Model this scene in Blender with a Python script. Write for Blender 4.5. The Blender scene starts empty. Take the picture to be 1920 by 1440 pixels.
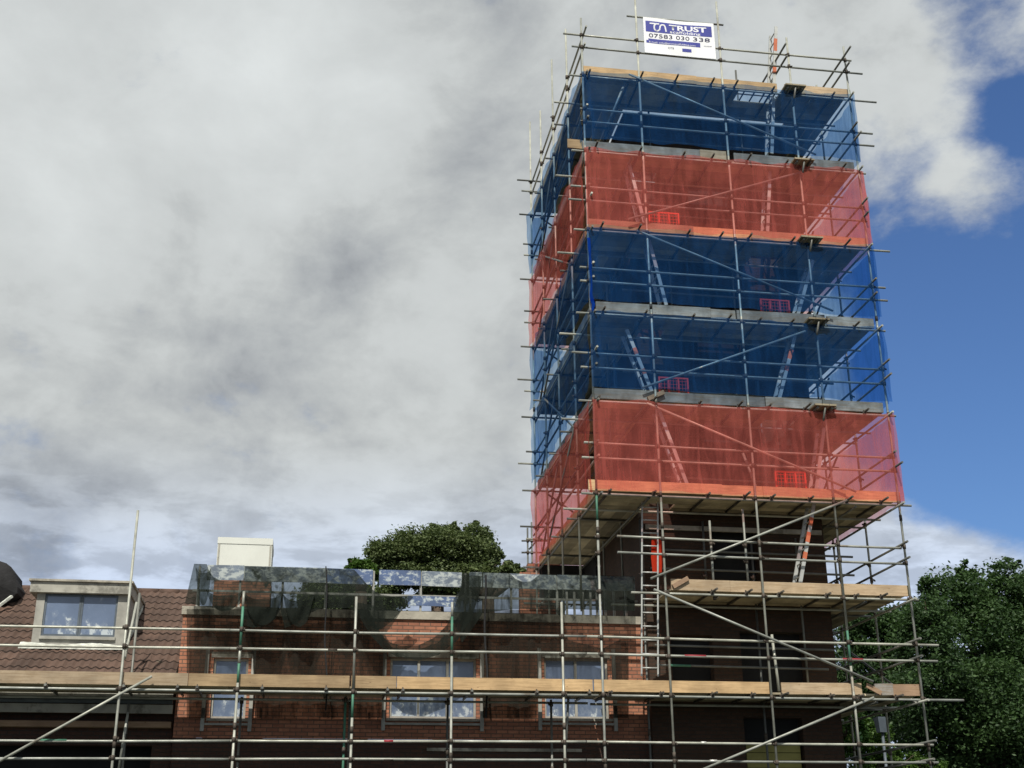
import bpy, math, random
import numpy as np
from mathutils import Vector, Matrix
random.seed(7); rng = np.random.default_rng(11)
R = math.radians
scene = bpy.context.scene
C = scene.collection

# ------------------------------------------------------------------ camera
F_PX, YAW, PITCH, ROLL, CZ = 2378.6, R(9.39857), R(21.12141), R(-0.47735), 1.6
cy, sy, cp, sp = math.cos(YAW), math.sin(YAW), math.cos(PITCH), math.sin(PITCH)
fw = Vector((sy*cp, cy*cp, sp)); r0 = Vector((cy, -sy, 0)); u0 = r0.cross(fw)
cr, sr = math.cos(ROLL), math.sin(ROLL)
right = cr*r0 + sr*u0; up = -sr*r0 + cr*u0
cam_d = bpy.data.cameras.new('camera'); cam = bpy.data.objects.new('camera', cam_d); C.objects.link(cam)
cam.matrix_world = Matrix(((right.x, up.x, -fw.x, 0), (right.y, up.y, -fw.y, 0), (right.z, up.z, -fw.z, CZ), (0, 0, 0, 1)))
cam_d.sensor_width = 36; cam_d.lens = F_PX/1920*36; cam_d.clip_end = 5000; cam_d.clip_start = .1
scene.camera = cam
CAM = Vector((0, 0, CZ))
def ray(px, py):
    return right*((px-960)/F_PX) + up*(-(py-720)/F_PX) + fw
def at(px, py, X=None, Y=None, Z=None):
    """world point seen at a photo pixel on a real plane of the building"""
    d = ray(px, py)
    t = X/d.x if X is not None else Y/d.y if Y is not None else (Z-CZ)/d.z
    return CAM + d*t

# ------------------------------------------------------------------ light
SUN_EL, SUN_AZ = R(50), R(-14)      # azimuth: direction towards the sun, measured from -Y (behind the camera) to -X
sun_dir = Vector((math.sin(SUN_AZ)*math.cos(SUN_EL), -math.cos(SUN_AZ)*math.cos(SUN_EL), math.sin(SUN_EL)))
sd = bpy.data.lights.new('sun', 'SUN'); sd.energy = 4.8; sd.angle = R(.6); sd.color = (1, .95, .86)
sun = bpy.data.objects.new('sun', sd); C.objects.link(sun)
sun.rotation_euler = sun_dir.to_track_quat('Z', 'Y').to_euler()
scene.view_settings.view_transform = 'Standard'; scene.view_settings.look = 'None'
scene.view_settings.exposure = 0; scene.view_settings.gamma = 1
scene.render.resolution_x = 1024; scene.render.resolution_y = 768
scene.cycles.transparent_max_bounces = 32
scene.cycles.max_bounces = 6

# ------------------------------------------------------------------ node helpers
class NT:
    def __init__(s, tree): s.t = tree; s.n = tree.nodes; s.l = tree.links
    def new(s, typ, **kw):
        n = s.n.new(typ)
        for k, v in kw.items():
            if k.startswith('_'): setattr(n, k[1:], v)
        return n
    def put(s, sock, v):
        if hasattr(v, 'is_linked') or hasattr(v, 'links'): s.l.new(v, sock)
        elif v is not None: sock.default_value = v
    def math(s, op, a, b=None, c=None, clamp=False):
        n = s.n.new('ShaderNodeMath'); n.operation = op; n.use_clamp = clamp
        s.put(n.inputs[0], a)
        if b is not None: s.put(n.inputs[1], b)
        if c is not None: s.put(n.inputs[2], c)
        return n.outputs[0]
    def vmath(s, op, a, b=None):
        n = s.n.new('ShaderNodeVectorMath'); n.operation = op
        s.put(n.inputs[0], a)
        if b is not None: s.put(n.inputs[1], b)
        return n.outputs['Value'] if op in ('DOT_PRODUCT', 'LENGTH') else n.outputs[0]
    def mix(s, f, a, b, typ='MIX'):
        n = s.n.new('ShaderNodeMix'); n.data_type = 'RGBA'; n.blend_type = typ
        s.put(n.inputs[0], f); s.put(n.inputs[6], a); s.put(n.inputs[7], b)
        return n.outputs[2]
    def noise(s, vec, scale, detail=4, rough=.55, dist=0):
        n = s.n.new('ShaderNodeTexNoise'); s.l.new(vec, n.inputs['Vector'])
        n.inputs['Scale'].default_value = scale; n.inputs['Detail'].default_value = detail
        n.inputs['Roughness'].default_value = rough; n.inputs['Distortion'].default_value = dist
        return n.outputs['Fac']
    def ramp(s, v, lo, hi, a=0., b=1., smooth=True):
        n = s.n.new('ShaderNodeMapRange'); n.clamp = True
        if smooth: n.interpolation_type = 'SMOOTHSTEP'
        s.put(n.inputs['Value'], v)
        for k, x in zip(('From Min', 'From Max', 'To Min', 'To Max'), (lo, hi, a, b)): n.inputs[k].default_value = x
        return n.outputs[0]
    def scale(s, vec, sc):
        n = s.n.new('ShaderNodeMapping'); s.l.new(vec, n.inputs[0]); n.inputs['Scale'].default_value = sc
        return n.outputs[0]
def rgb(*c): return (c[0], c[1], c[2], 1)

# ------------------------------------------------------------------ sky
W = bpy.data.worlds.new("World"); scene.world = W; W.use_nodes = True
t = NT(W.node_tree); t.n.clear()
out = t.new('ShaderNodeOutputWorld'); bg = t.new('ShaderNodeBackground'); t.l.new(bg.outputs[0], out.inputs[0])
sky = t.new('ShaderNodeTexSky'); sky.sky_type = 'NISHITA'; sky.sun_disc = False
sky.sun_elevation = SUN_EL; sky.sun_rotation = math.atan2(sun_dir.x, sun_dir.y)
sky.air_density = 1.2; sky.dust_density = .3; sky.ozone_density = 4.5
tc = t.new('ShaderNodeTexCoord'); D = tc.outputs['Generated']
def blob(px, py, rad, amp=1.):
    """soft lobe round a sky direction; rad in degrees"""
    d = ray(px, py).normalized()
    c = t.vmath('DOT_PRODUCT', D, (d.x, d.y, d.z))
    v = t.ramp(c, math.cos(R(rad)), 1.0, 0, amp)
    return v
def total(lst):
    v = lst[0]
    for x in lst[1:]: v = t.math('ADD', v, x)
    return v
sq = t.scale(D, (1, 1, 1.7))
n1 = t.noise(sq, 3.2, 7, .56, .25); n2 = t.noise(sq, 9., 6, .6, .3); n3 = t.noise(t.scale(D, (1, 1, 3.2)), 14, 5, .6, .2)
# blue gaps
n0 = t.noise(t.scale(D, (1, 1, 1.5)), 5.4, 10, .6, .15)
nf = t.noise(t.scale(D, (1, 1, 1.6)), 26, 7, .6, .1)
clear = total([blob(1990, 540, 12, 1.4), blob(1830, 760, 7, .85), blob(1760, 620, 5, .45), blob(1985, 40, 6, .85), blob(1900, 900, 5, .45), blob(1790, 20, 3, .25),
               blob(1710, 900, 3.5, .3), blob(1840, 190, 5.0, -.25), blob(1750, 330, 3.6, -.2), blob(1840, 370, 3.2, -.55), blob(1900, 250, 2.5, .35), blob(1700, 1080, 5.5, -.55), blob(20, 985, 4.0, .20), blob(250, 1000, 4, .12), blob(300, 1060, 5, .12)])
cover = t.math('ADD', t.math('ADD', t.math('MULTIPLY', t.math('SUBTRACT', n0, .5), 1.9), t.math('ADD', t.math('MULTIPLY', t.math('SUBTRACT', nf, .5), .9), t.math('MULTIPLY', t.math('SUBTRACT', n2, .5), 1.1))), t.math('SUBTRACT', .74, clear))
cmask = t.ramp(cover, -.32, .58)
# brightness of the cloud sheet
nbil = t.noise(t.scale(D, (1, 1, 1.35)), 11, 8, .56, .5)
br = total([blob(150, 170, 11, .14), blob(560, 220, 8, .12), blob(-60, 420, 9, .05), blob(430, 430, 8, -.09), blob(640, 640, 8, -.06), blob(300, 650, 5, -.04), blob(40, 720, 5, .07),
            blob(620, 60, 5, .04), blob(330, 830, 6, -.04), blob(1250, 250, 6, -.03), blob(1480, 120, 7, .08), blob(900, 930, 6, .06),
            blob(600, 1040, 7, .06), blob(120, 990, 5, -.10), blob(330, 940, 5, -.04), blob(230, 1040, 3, .14), blob(1740, 1090, 6, .16), blob(1700, 330, 4, .06)])
val = t.math('ADD', t.math('ADD', .555, br), t.math('ADD', t.math('MULTIPLY', t.math('SUBTRACT', n0, .5), .9), t.math('ADD', t.math('MULTIPLY', t.math('SUBTRACT', n1, .5), .22), t.math('MULTIPLY', t.math('SUBTRACT', nbil, .5), .42))))
val = t.math('MAXIMUM', t.math('ADD', t.math('MINIMUM', val, .62), t.math('MULTIPLY', t.math('MAXIMUM', t.math('SUBTRACT', val, .62), 0), .42)), .22)
low = t.ramp(t.vmath('DOT_PRODUCT', D, (0, 0, 1)), .17, .33, 1, 0)      # nearer the horizon the clouds are bluer and broken into banks
tint = t.mix(low, t.mix(t.ramp(val, .32, .60), rgb(.94, 1., 1.06), rgb(.955, 1., 1.0)), rgb(.80, .94, 1.2))
puff = t.ramp(n3, .42, .60, -.09, .18)
val2 = t.math('ADD', val, t.math('MULTIPLY', puff, low))
mul = t.new('ShaderNodeVectorMath'); mul.operation = 'SCALE'; t.l.new(tint, mul.inputs[0]); t.l.new(val2, mul.inputs['Scale'])
skyc = t.new('ShaderNodeVectorMath'); skyc.operation = 'SCALE'; t.l.new(sky.outputs[0], skyc.inputs[0]); skyc.inputs['Scale'].default_value = .096
skyb = t.mix(1, skyc.outputs[0], rgb(.68, .84, 1.10), 'MULTIPLY')
fin = t.mix(cmask, skyb, mul.outputs[0])
t.l.new(fin, bg.inputs[0]); bg.inputs[1].default_value = 1.0

# ------------------------------------------------------------------ materials
def mat(name, base, rough=.7, metal=0., var=.25, scale=3., bump=0., fn=None, spec=.4, orand=.0):
    m = bpy.data.materials.new(name); m.use_nodes = True
    q = NT(m.node_tree); b = q.n['Principled BSDF']
    co = q.new('ShaderNodeTexCoord').outputs['Object']
    q.co = co
    n = q.noise(co, scale, 5, .6)
    col = q.mix(q.ramp(n, .3, .7), rgb(*[c*(1-var) for c in base]), rgb(*[min(1, c*(1+var)) for c in base]))
    oi = q.new('ShaderNodeObjectInfo').outputs['Random']
    if fn: col = fn(q, co, col, b) or col
    if orand: col = q.mix(1, col, q.mix(oi, rgb(1-orand, 1-orand*.95, 1-orand*.85), rgb(1+orand*.5, 1+orand*.42, 1+orand*.3)), 'MULTIPLY')
    q.l.new(col, b.inputs['Base Color'])
    if not b.inputs['Roughness'].is_linked: b.inputs['Roughness'].default_value = rough
    b.inputs['Metallic'].default_value = metal
    b.inputs['Specular IOR Level'].default_value = spec
    if bump:
        bn = q.new('ShaderNodeBump'); bn.inputs['Strength'].default_value = bump; bn.inputs['Distance'].default_value = .02
        q.l.new(q.noise(co, scale*8, 4, .6), bn.inputs['Height'])
        q.l.new(bn.outputs[0], b.inputs['Normal'])
    return m
def tube_fn(q, co, col, b):
    rust = q.ramp(q.noise(co, 1.1, 6, .65), .60, .68)
    col = q.mix(q.math('MULTIPLY', rust, .55), col, rgb(.16, .11, .07))
    n = q.noise(co, 6, 4, .6)
    q.l.new(q.ramp(n, .3, .7, .38, .62), b.inputs['Roughness'])
    return col
M = {}
M['tube'] = mat('galvanised tube', (.34, .35, .305), .5, .2, .28, 2.3, fn=tube_fn, orand=.3)
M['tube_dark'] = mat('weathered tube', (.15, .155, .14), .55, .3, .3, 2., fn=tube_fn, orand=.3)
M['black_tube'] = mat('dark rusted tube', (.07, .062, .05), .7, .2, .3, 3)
M['green'] = mat('green painted tube', (.065, .19, .125), .55, .1, .25, 3)
M['redtape'] = mat('red tape', (.26, .03, .04), .6, 0, .2, 4)
M['coupler'] = mat('rusty coupler', (.075, .062, .05), .7, .4, .4, 6)
M['fitting'] = mat('zinc end fitting', (.62, .62, .58), .45, .4, .1, 6)
def wood_fn(q, co, col, b):
    g = q.noise(q.scale(co, (1.2, 1.2, 26)), 1.6, 5, .6, .4)
    col = q.mix(q.ramp(g, .42, .68, 0, .45), col, rgb(.20, .12, .055), 'MIX')
    k = q.new('ShaderNodeTexVoronoi'); q.l.new(q.scale(co, (2.2, 2.2, 7)), k.inputs['Vector']); k.inputs['Scale'].default_value = 1.6
    col = q.mix(q.ramp(k.outputs['Distance'], .03, .10, .75, 0), col, rgb(.12, .06, .03))
    s = q.ramp(q.noise(co, .9, 6, .7), .58, .74, 0, .6)
    s2 = q.ramp(q.noise(q.scale(co, (.7, .7, 3)), 3.1, 7, .7), .50, .70, 0, .45)
    col = q.mix(s2, col, rgb(.30, .20, .10))
    return q.mix(s, col, rgb(.15, .13, .11))
M['wood'] = mat('new timber board', (.45, .315, .17), .8, 0, .22, 1.4, .25, wood_fn, orand=.3)
M['wood_new'] = mat('fresh sawn board', (.64, .47, .26), .8, 0, .15, 1.4, .25, wood_fn, orand=.15)
M['wood_pale'] = mat('pale timber board', (.42, .325, .215), .8, 0, .22, 1.4, .25, wood_fn, orand=.25)
M['wood_old'] = mat('weathered timber board', (.30, .285, .255), .85, 0, .4, 2, .25, wood_fn, orand=.35)
M['wood_brown'] = mat('brown timber board', (.30, .20, .13), .85, 0, .2, 2, .25, wood_fn)
M['edge'] = mat('green board end', (.10, .15, .05), .8, 0, .3, 4)
def plank_fn(q, co, col, b):
    a = q.new('ShaderNodeAttribute'); a.attribute_name = 'shade'
    return q.mix(.8, col, a.outputs['Color'], 'MULTIPLY')
M['deck'] = mat('deck plank', (.36, .31, .21), .9, 0, .3, 2, .2, plank_fn)
def brick_mat(name, c1, c2, mortar, stain=.35):
    m = bpy.data.materials.new(name); m.use_nodes = True
    q = NT(m.node_tree); b = q.n['Principled BSDF']
    g = q.new('ShaderNodeNewGeometry').outputs['Position']
    sx = q.new('ShaderNodeSeparateXYZ'); q.l.new(g, sx.inputs[0])
    cb = q.new('ShaderNodeCombineXYZ'); q.l.new(q.math('ADD', sx.outputs[0], sx.outputs[1]), cb.inputs[0]); q.l.new(sx.outputs[2], cb.inputs[1])
    bt = q.new('ShaderNodeTexBrick'); q.l.new(cb.outputs[0], bt.inputs['Vector'])
    bt.inputs['Color1'].default_value = rgb(*c1); bt.inputs['Color2'].default_value = rgb(*c2); bt.inputs['Mortar'].default_value = rgb(*mortar)
    bt.inputs['Scale'].default_value = 1; bt.inputs['Brick Width'].default_value = .225; bt.inputs['Row Height'].default_value = .075
    bt.inputs['Mortar Size'].default_value = .009; bt.inputs['Bias'].default_value = -.1; bt.inputs['Mortar Smooth'].default_value = .3
    st = q.ramp(q.noise(g, 1.3, 7, .68), .42, .72, 0, stain)
    col = q.mix(st, bt.outputs['Color'], rgb(c1[0]*.3, c1[1]*.35, c1[2]*.4))
    vr = q.noise(g, 14, 3, .6)
    col = q.mix(q.ramp(vr, .35, .7, 0, .35), col, rgb(c2[0]*.6, c2[1]*.6, c2[2]*.6))
    q.l.new(col, b.inputs['Base Color']); b.inputs['Roughness'].default_value = .9
    bn = q.new('ShaderNodeBump'); bn.inputs['Strength'].default_value = .6; bn.inputs['Distance'].default_value = .01
    q.l.new(q.math('SUBTRACT', 1, bt.outputs['Fac']), bn.inputs['Height']); q.l.new(bn.outputs[0], b.inputs['Normal'])
    return m
M['brick'] = brick_mat('orange red brick', (.44, .185, .105), (.27, .108, .064), (.10, .075, .055))
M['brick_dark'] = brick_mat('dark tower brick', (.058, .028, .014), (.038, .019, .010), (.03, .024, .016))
M['brick_low'] = brick_mat('shop front brick', (.07, .032, .02), (.05, .024, .016), (.035, .03, .024))  # brick colour darkened for the shade below the deck and eaves
def conc_fn(q, co, col, b):
    s = q.ramp(q.noise(co, 2.2, 7, .7), .5, .66, 0, .75)
    return q.mix(s, col, rgb(.11, .105, .09))
M['concrete'] = mat('stained concrete', (.36, .335, .275), .9, 0, .2, 3, .4, conc_fn)
M['fascia'] = mat('dirty painted fascia', (.37, .36, .31), .8, 0, .12, 3, .1, conc_fn)
M['paint'] = mat('off white paint', (.30, .295, .26), .6, 0, .18, 4, .05)
M['mortar'] = mat('white mortar fillet', (.55, .57, .51), .9, 0, .25, 8, .6)
M['cover'] = mat('white sheet cladding', (.60, .62, .57), .6, 0, .04, 1.5)
M['dark'] = mat('dark recess', (.012, .012, .012), .9, 0, .2, 2)
M['ply'] = mat('green board infill', (.24, .22, .07), .8, 0, .2, 1.5, 0)
def peel(name, base, flake, lo, hi, stretch=(2.2, 2.2, 3.4), rough=.35):
    def fn(q, co, col, b):
        a = q.noise(q.scale(co, stretch), 2.6, 8, .72, .35)
        return q.mix(q.ramp(a, lo, hi), col, rgb(*flake))
    return mat(name, base, .5, 0, .3, 1.5, .1, fn, spec=.4)
M['panel_blue'] = peel('peeling blue panel', (.075, .115, .22), (.40, .45, .47), .50, .60)
M['panel_grey'] = peel('peeling grey panel', (.12, .15, .19), (.40, .44, .43), .44, .58)
def glass_fn(q, co, col, b):
    g = q.new('ShaderNodeNewGeometry').outputs['Position']
    a = q.noise(q.scale(g, (2.2, 1, 1.5)), 2.4, 9, .66, .15); a2 = q.noise(g, 9, 6, .7)
    sx = q.new('ShaderNodeSeparateXYZ'); q.l.new(co, sx.inputs[0])
    low = q.ramp(sx.outputs[2], .0, .75, .075, -.10)
    v = q.math('ADD', q.math('ADD', a, low), q.math('MULTIPLY', q.math('SUBTRACT', a2, .5), .25))
    col = q.mix(q.ramp(v, .46, .74, 0, .55), col, rgb(.33, .38, .43))
    col = q.mix(q.ramp(v, .60, .66, 0, .75), col, rgb(.52, .57, .58))
    return col
M['glass'] = mat('blue film glass with white residue', (.115, .155, .235), .22, 0, .15, .8, 0, glass_fn, spec=.8)
M['glass_dark'] = mat('dark glass', (.02, .04, .08), .12, 0, .2, 1, 0, None, spec=.7)
M['lead'] = mat('grey guard bar', (.30, .30, .27), .6, .2, .2, 5)
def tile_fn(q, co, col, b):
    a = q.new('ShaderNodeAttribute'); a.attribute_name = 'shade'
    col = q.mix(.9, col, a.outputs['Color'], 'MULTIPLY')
    return q.mix(q.ramp(q.noise(co, 5, 6, .7), .6, .75, 0, .4), col, rgb(.22, .20, .15))
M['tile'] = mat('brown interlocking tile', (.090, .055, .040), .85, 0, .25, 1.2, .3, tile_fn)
M['ridge'] = mat('ridge tile', (.09, .055, .04), .85, 0, .25, 3, .3)
M['bark'] = mat('bark', (.07, .05, .035), .9, 0, .4, 6, .6)
M['ground'] = mat('asphalt and grass', (.045, .05, .038), .95, 0, .3, .4)
M['red_plastic'] = mat('red plastic barrier', (.72, .05, .03), .5, 0, .1, 4)
M['alu'] = mat('ladder aluminium', (.43, .44, .42), .5, .3, .12, 6)
M['orange'] = mat('orange band', (.48, .13, .06), .6, 0, .1, 5)
M['banner_white'] = mat('white banner sheet', (.82, .83, .84), .5, 0, .05, 2)
M['banner_blue'] = mat('blue banner print', (.045, .055, .30), .5, 0, .12, 2)
M['ink'] = mat('dark print', (.03, .03, .08), .6, 0, .1, 5)
M['lampgrey'] = mat('lamp housing', (.09, .11, .13), .5, .2, .2, 4)
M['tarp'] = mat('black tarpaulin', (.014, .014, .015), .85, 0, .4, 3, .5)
def net_mat(name, dif, tint, cover, trans=.5, vary=.25):
    m = bpy.data.materials.new(name); m.use_nodes = True
    q = NT(m.node_tree); q.n.clear()
    o = q.new('ShaderNodeOutputMaterial'); co = q.new('ShaderNodeTexCoord').outputs['Object']
    d = q.new('ShaderNodeBsdfDiffuse'); d.inputs[0].default_value = rgb(*dif)
    tr = q.new('ShaderNodeBsdfTranslucent'); tr.inputs[0].default_value = rgb(*dif)
    mx = q.new('ShaderNodeMixShader'); mx.inputs[0].default_value = trans; q.l.new(d.outputs[0], mx.inputs[1]); q.l.new(tr.outputs[0], mx.inputs[2])
    tp = q.new('ShaderNodeBsdfTransparent'); tp.inputs[0].default_value = rgb(*tint)
    m2 = q.new('ShaderNodeMixShader')
    n = q.noise(q.scale(co, (1, 1, .7)), .9, 5, .6)
    fold = q.noise(q.scale(co, (2.6, 2.6, .35)), 2.2, 5, .65, .6)
    sx = q.new('ShaderNodeSeparateXYZ'); q.l.new(co, sx.inputs[0])
    seam = q.math('ADD', sx.outputs[0], sx.outputs[1]); seam = q.math('ABSOLUTE', q.math('SUBTRACT', q.math('FRACT', q.math('DIVIDE', q.math('ADD', seam, q.math('MULTIPLY', sx.outputs[2], .03)), 2.05)), .5))
    cv = q.math('ADD', q.ramp(n, .3, .7, cover*(1-vary), cover*(1+vary)), q.ramp(fold, .40, .72, -.12*cover, .40*cover))
    q.l.new(q.math('ADD', cv, q.ramp(seam, .014, .022, .22*cover, 0)), m2.inputs[0])
    q.l.new(tp.outputs[0], m2.inputs[1]); q.l.new(mx.outputs[0], m2.inputs[2]); q.l.new(m2.outputs[0], o.inputs[0])
    return m
M['net_blue'] = net_mat('blue debris netting', (.018, .095, .29), (.62, .80, 1.), .31)
M['net_red'] = net_mat('red debris netting', (.95, .24, .20), (1., .70, .69), .29, .55)
M['net_black'] = net_mat('black debris netting', (.020, .024, .020), (.80, .85, .84), .68, .3, .14)
M['net_thin'] = net_mat('thin dark netting', (.03, .027, .022), (.88, .88, .86), .64, .3, .12)
M['net_solid_blue'] = net_mat('bunched blue netting', (.01, .07, .42), (.1, .2, .8), .9)
M['net_solid_red'] = net_mat('bunched red netting', (.70, .07, .03), (.8, .1, .05), .85)
def leaf_mat(name, a, bcol):
    m = bpy.data.materials.new(name); m.use_nodes = True
    q = NT(m.node_tree); q.n.clear(); o = q.new('ShaderNodeOutputMaterial')
    g = q.new('ShaderNodeNewGeometry')
    n = q.noise(g.outputs['Position'], .9, 3, .6)
    rr = q.math('ADD', q.math('MULTIPLY', g.outputs['Random Per Island'], .6), q.math('MULTIPLY', q.ramp(n, .35, .65), .4))
    col = q.mix(rr, rgb(*a), rgb(*bcol))
    d = q.new('ShaderNodeBsdfPrincipled'); q.l.new(col, d.inputs['Base Color']); d.inputs['Roughness'].default_value = .55; d.inputs['Specular IOR Level'].default_value = .25
    tr = q.new('ShaderNodeBsdfTranslucent'); q.l.new(q.mix(.5, col, rgb(bcol[0], bcol[1]*1.2, bcol[2]*.6)), tr.inputs[0])
    mx = q.new('ShaderNodeMixShader'); mx.inputs[0].default_value = .25; q.l.new(d.outputs[0], mx.inputs[1]); q.l.new(tr.outputs[0], mx.inputs[2])
    q.l.new(mx.outputs[0], o.inputs[0]); return m
M['leaf_dark'] = leaf_mat('dark glossy leaves', (.018, .042, .018), (.075, .135, .045))
M['leaf_mid'] = leaf_mat('mid green leaves', (.06, .092, .038), (.135, .17, .065))
M['leaf_light'] = leaf_mat('light green leaves', (.03, .075, .014), (.09, .16, .03))

# ------------------------------------------------------------------ mesh builder
def woff(p):
    v = Vector()
    while p: v += p.location; p = p.parent
    return v
class MB:
    def __init__(s): s.v = []; s.f = []; s.mi = []; s.m = 0; s.col = []; s.c = 1.
    def face(s, pts):
        i = len(s.v); s.v += [tuple(p) for p in pts]; s.f.append(tuple(range(i, i+len(pts)))); s.mi.append(s.m); s.col.append(s.c)
    def hexa(s, p):           # 8 corners: 0-3 bottom ring, 4-7 top ring
        i = len(s.v); s.v += [tuple(x) for x in p]
        for q in ((0, 3, 2, 1), (4, 5, 6, 7), (0, 1, 5, 4), (1, 2, 6, 5), (2, 3, 7, 6), (3, 0, 4, 7)):
            s.f.append(tuple(i+k for k in q)); s.mi.append(s.m); s.col.append(s.c)
    def box(s, x0, x1, y0, y1, z0, z1):
        s.hexa([(x0, y0, z0), (x1, y0, z0), (x1, y1, z0), (x0, y1, z0), (x0, y0, z1), (x1, y0, z1), (x1, y1, z1), (x0, y1, z1)])
    def bar(s, a, b, w, h, upv=(0, 0, 1)):
        a = Vector(a); b = Vector(b); d = (b-a).normalized(); u = Vector(upv)
        sd = d.cross(u)
        if sd.length < 1e-4: sd = d.cross(Vector((0, 1, 0)))
        sd.normalize(); u = sd.cross(d)
        sd = sd*w/2; u = u*h/2
        s.hexa([a-sd-u, a+sd-u, b+sd-u, b-sd-u, a-sd+u, a+sd+u, b+sd+u, b-sd+u])
    def tube(s, a, b, r=.0242, n=8, r2=None, bend=0.):
        a = Vector(a); b = Vector(b); d = (b-a); L = d.length; d.normalize(); r2 = r if r2 is None else r2
        u = d.cross(Vector((0, 0, 1)))
        if u.length < .1: u = d.cross(Vector((0, 1, 0)))
        u.normalize(); w = d.cross(u)
        k = 1 if not bend else 6
        i = len(s.v)
        for j in range(k+1):
            tt = j/k; c = a.lerp(b, tt) + (w*bend*math.sin(math.pi*tt) if bend else Vector()); rr = r+(r2-r)*tt
            for q in range(n):
                an = 2*math.pi*q/n; s.v.append(tuple(c+u*math.cos(an)*rr+w*math.sin(an)*rr))
        for j in range(k):
            for q in range(n):
                A = i+j*n+q; B = i+j*n+(q+1) % n
                s.f.append((A, B, B+n, A+n)); s.mi.append(s.m); s.col.append(s.c)
        s.f.append(tuple(i+q for q in reversed(range(n)))); s.mi.append(s.m); s.col.append(s.c)
        s.f.append(tuple(i+k*n+q for q in range(n))); s.mi.append(s.m); s.col.append(s.c)
    def build(s, name, mats, parent=None, smooth=False, shade=False):
        if not isinstance(mats, (list, tuple)): mats = [mats]
        me = bpy.data.meshes.new(name)
        off = woff(parent)
        me.from_pydata([(v[0]-off.x, v[1]-off.y, v[2]-off.z) for v in s.v], [], s.f)
        for m in mats: me.materials.append(m)
        me.polygons.foreach_set('material_index', s.mi)
        if smooth: me.polygons.foreach_set('use_smooth', [len(f) == 4 for f in s.f])
        if shade:
            ca = me.color_attributes.new('shade', 'FLOAT_COLOR', 'CORNER'); arr = []
            for f, c in zip(s.f, s.col): arr += [c, c, c, 1.]*len(f)
            ca.data.foreach_set('color', arr)
        me.update()
        o = bpy.data.objects.new(name, me); C.objects.link(o)
        if parent: o.parent = parent
        return o
def empty(name, loc, label=None, cat=None, group=None):
    o = bpy.data.objects.new(name, None); C.objects.link(o); o.location = loc; o.empty_display_size = .3
    if label: tag(o, label, cat, group)
    return o
def tag(o, label=None, cat=None, group=None, kind=None):
    if label: o['label'] = label
    if cat: o['category'] = cat
    if group: o['group'] = group
    if kind: o['kind'] = kind
    return o
def solo(mb, name, mats, label, cat, group=None, **kw):
    """a thing that is one mesh, origin at the centre of its base"""
    xs = np.array(mb.v); o_ = Vector(((xs[:, 0].min()+xs[:, 0].max())/2, (xs[:, 1].min()+xs[:, 1].max())/2, xs[:, 2].min()))
    mb2 = MB(); mb2.__dict__.update(mb.__dict__)
    mb2.v = [(v[0]-o_.x, v[1]-o_.y, v[2]-o_.z) for v in mb.v]
    me_o = mb2.build(name, mats, None, **kw); me_o.location = o_
    return tag(me_o, label, cat, group)
# ------------------------------------------------------------------ ground
g = MB(); g.face([(-1500, -1500, 0), (1500, -1500, 0), (1500, 1500, 0), (-1500, 1500, 0)])
tag(g.build('ground', M['ground']), 'dark asphalt and grass ground around the buildings', 'ground', kind='structure')

# ------------------------------------------------------------------ tower scaffold
A, B, CC, DD, E_ = 5.70, 7.04, 9.06, 10.76, 12.20
YF = 24.1; YS = [25.8, 27.6, 29.3, 30.9]; YB = 30.9; YI = 25.36; XIL, XIR = 6.92, 11.16
BX0, BX1, BY0, BY1 = 7.02, 11.06, 25.5, 29.5                  # the brick tower inside
LV = [4.845+2*k for k in range(8)]                             # underside of each lift's boards
RH = [3.89, 3.56, 5.87, 5.53, 7.86, 7.53, 9.82, 9.50, 11.82, 11.49, 13.82, 13.50, 15.82, 15.48, 17.85, 17.51, 19.86, 19.52]
TS = empty('tower_scaffold', (A, YF, 0), 'tall galvanised tube and board scaffold wrapped round the brick tower', 'scaffold')
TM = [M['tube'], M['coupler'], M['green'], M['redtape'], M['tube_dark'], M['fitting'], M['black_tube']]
def coupler(mb, c, ax='z'):
    mb.m = 1; c = Vector(c); j = Vector((random.uniform(-.005, .005), random.uniform(-.01, .01), random.uniform(-.012, .012)))
    c = c+j
    d = {'z': Vector((0, 0, .045)), 'x': Vector((.045, 0, 0)), 'y': Vector((0, .045, 0))}[ax]
    mb.tube(c-d, c+d, .037, 8)
    o = Vector((random.choice((-1, 1))*.055, -.03, 0)) if ax == 'z' else Vector((0, -.04, .04))
    mb.bar(c+o-Vector((0, .02, .022)), c+o+Vector((0, .05, .022)), .022, .03)
    mb.m = 0
def standard(x, y, z0, z1, parent, cz=(), green=(), name='standard', dark=False, side=-1):
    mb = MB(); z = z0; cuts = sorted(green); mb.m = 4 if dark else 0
    base = mb.m; lean = random.uniform(-.012, .012)
    segs = []
    for a, b in cuts:
        segs += [(z, a, base), (a, b, 2)]; z = b
    segs.append((z, z1, base))
    for a, b, m in segs:
        if b-a > .02:
            mb.m = m; mb.tube((x, y, a), (x, y, b), .0242, 10)
    zz = z0+3.3+random.random()
    while zz < z1-.5:                                           # sleeve joints
        mb.m = 1; mb.tube((x, y, zz-.06), (x, y, zz+.06), .033, 8); zz += 3.9+random.random()
    for c in cz:
        if z0 < c < z1: coupler(mb, (x, y, c))
    return mb.build(name, TM, parent, smooth=True)
allz = RH+[z-.075 for z in LV]
for x, zt, gr in ((A, 20.34, [(8.2, 8.75)]), (B, 21.35, []), (CC, 21.2, []), (DD, 20.35, [(5.4, 6.1), (2.6, 3.4)]), (E_, 20.25, [])):
    standard(x, YF, 0, zt, TS, allz, gr)
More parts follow.
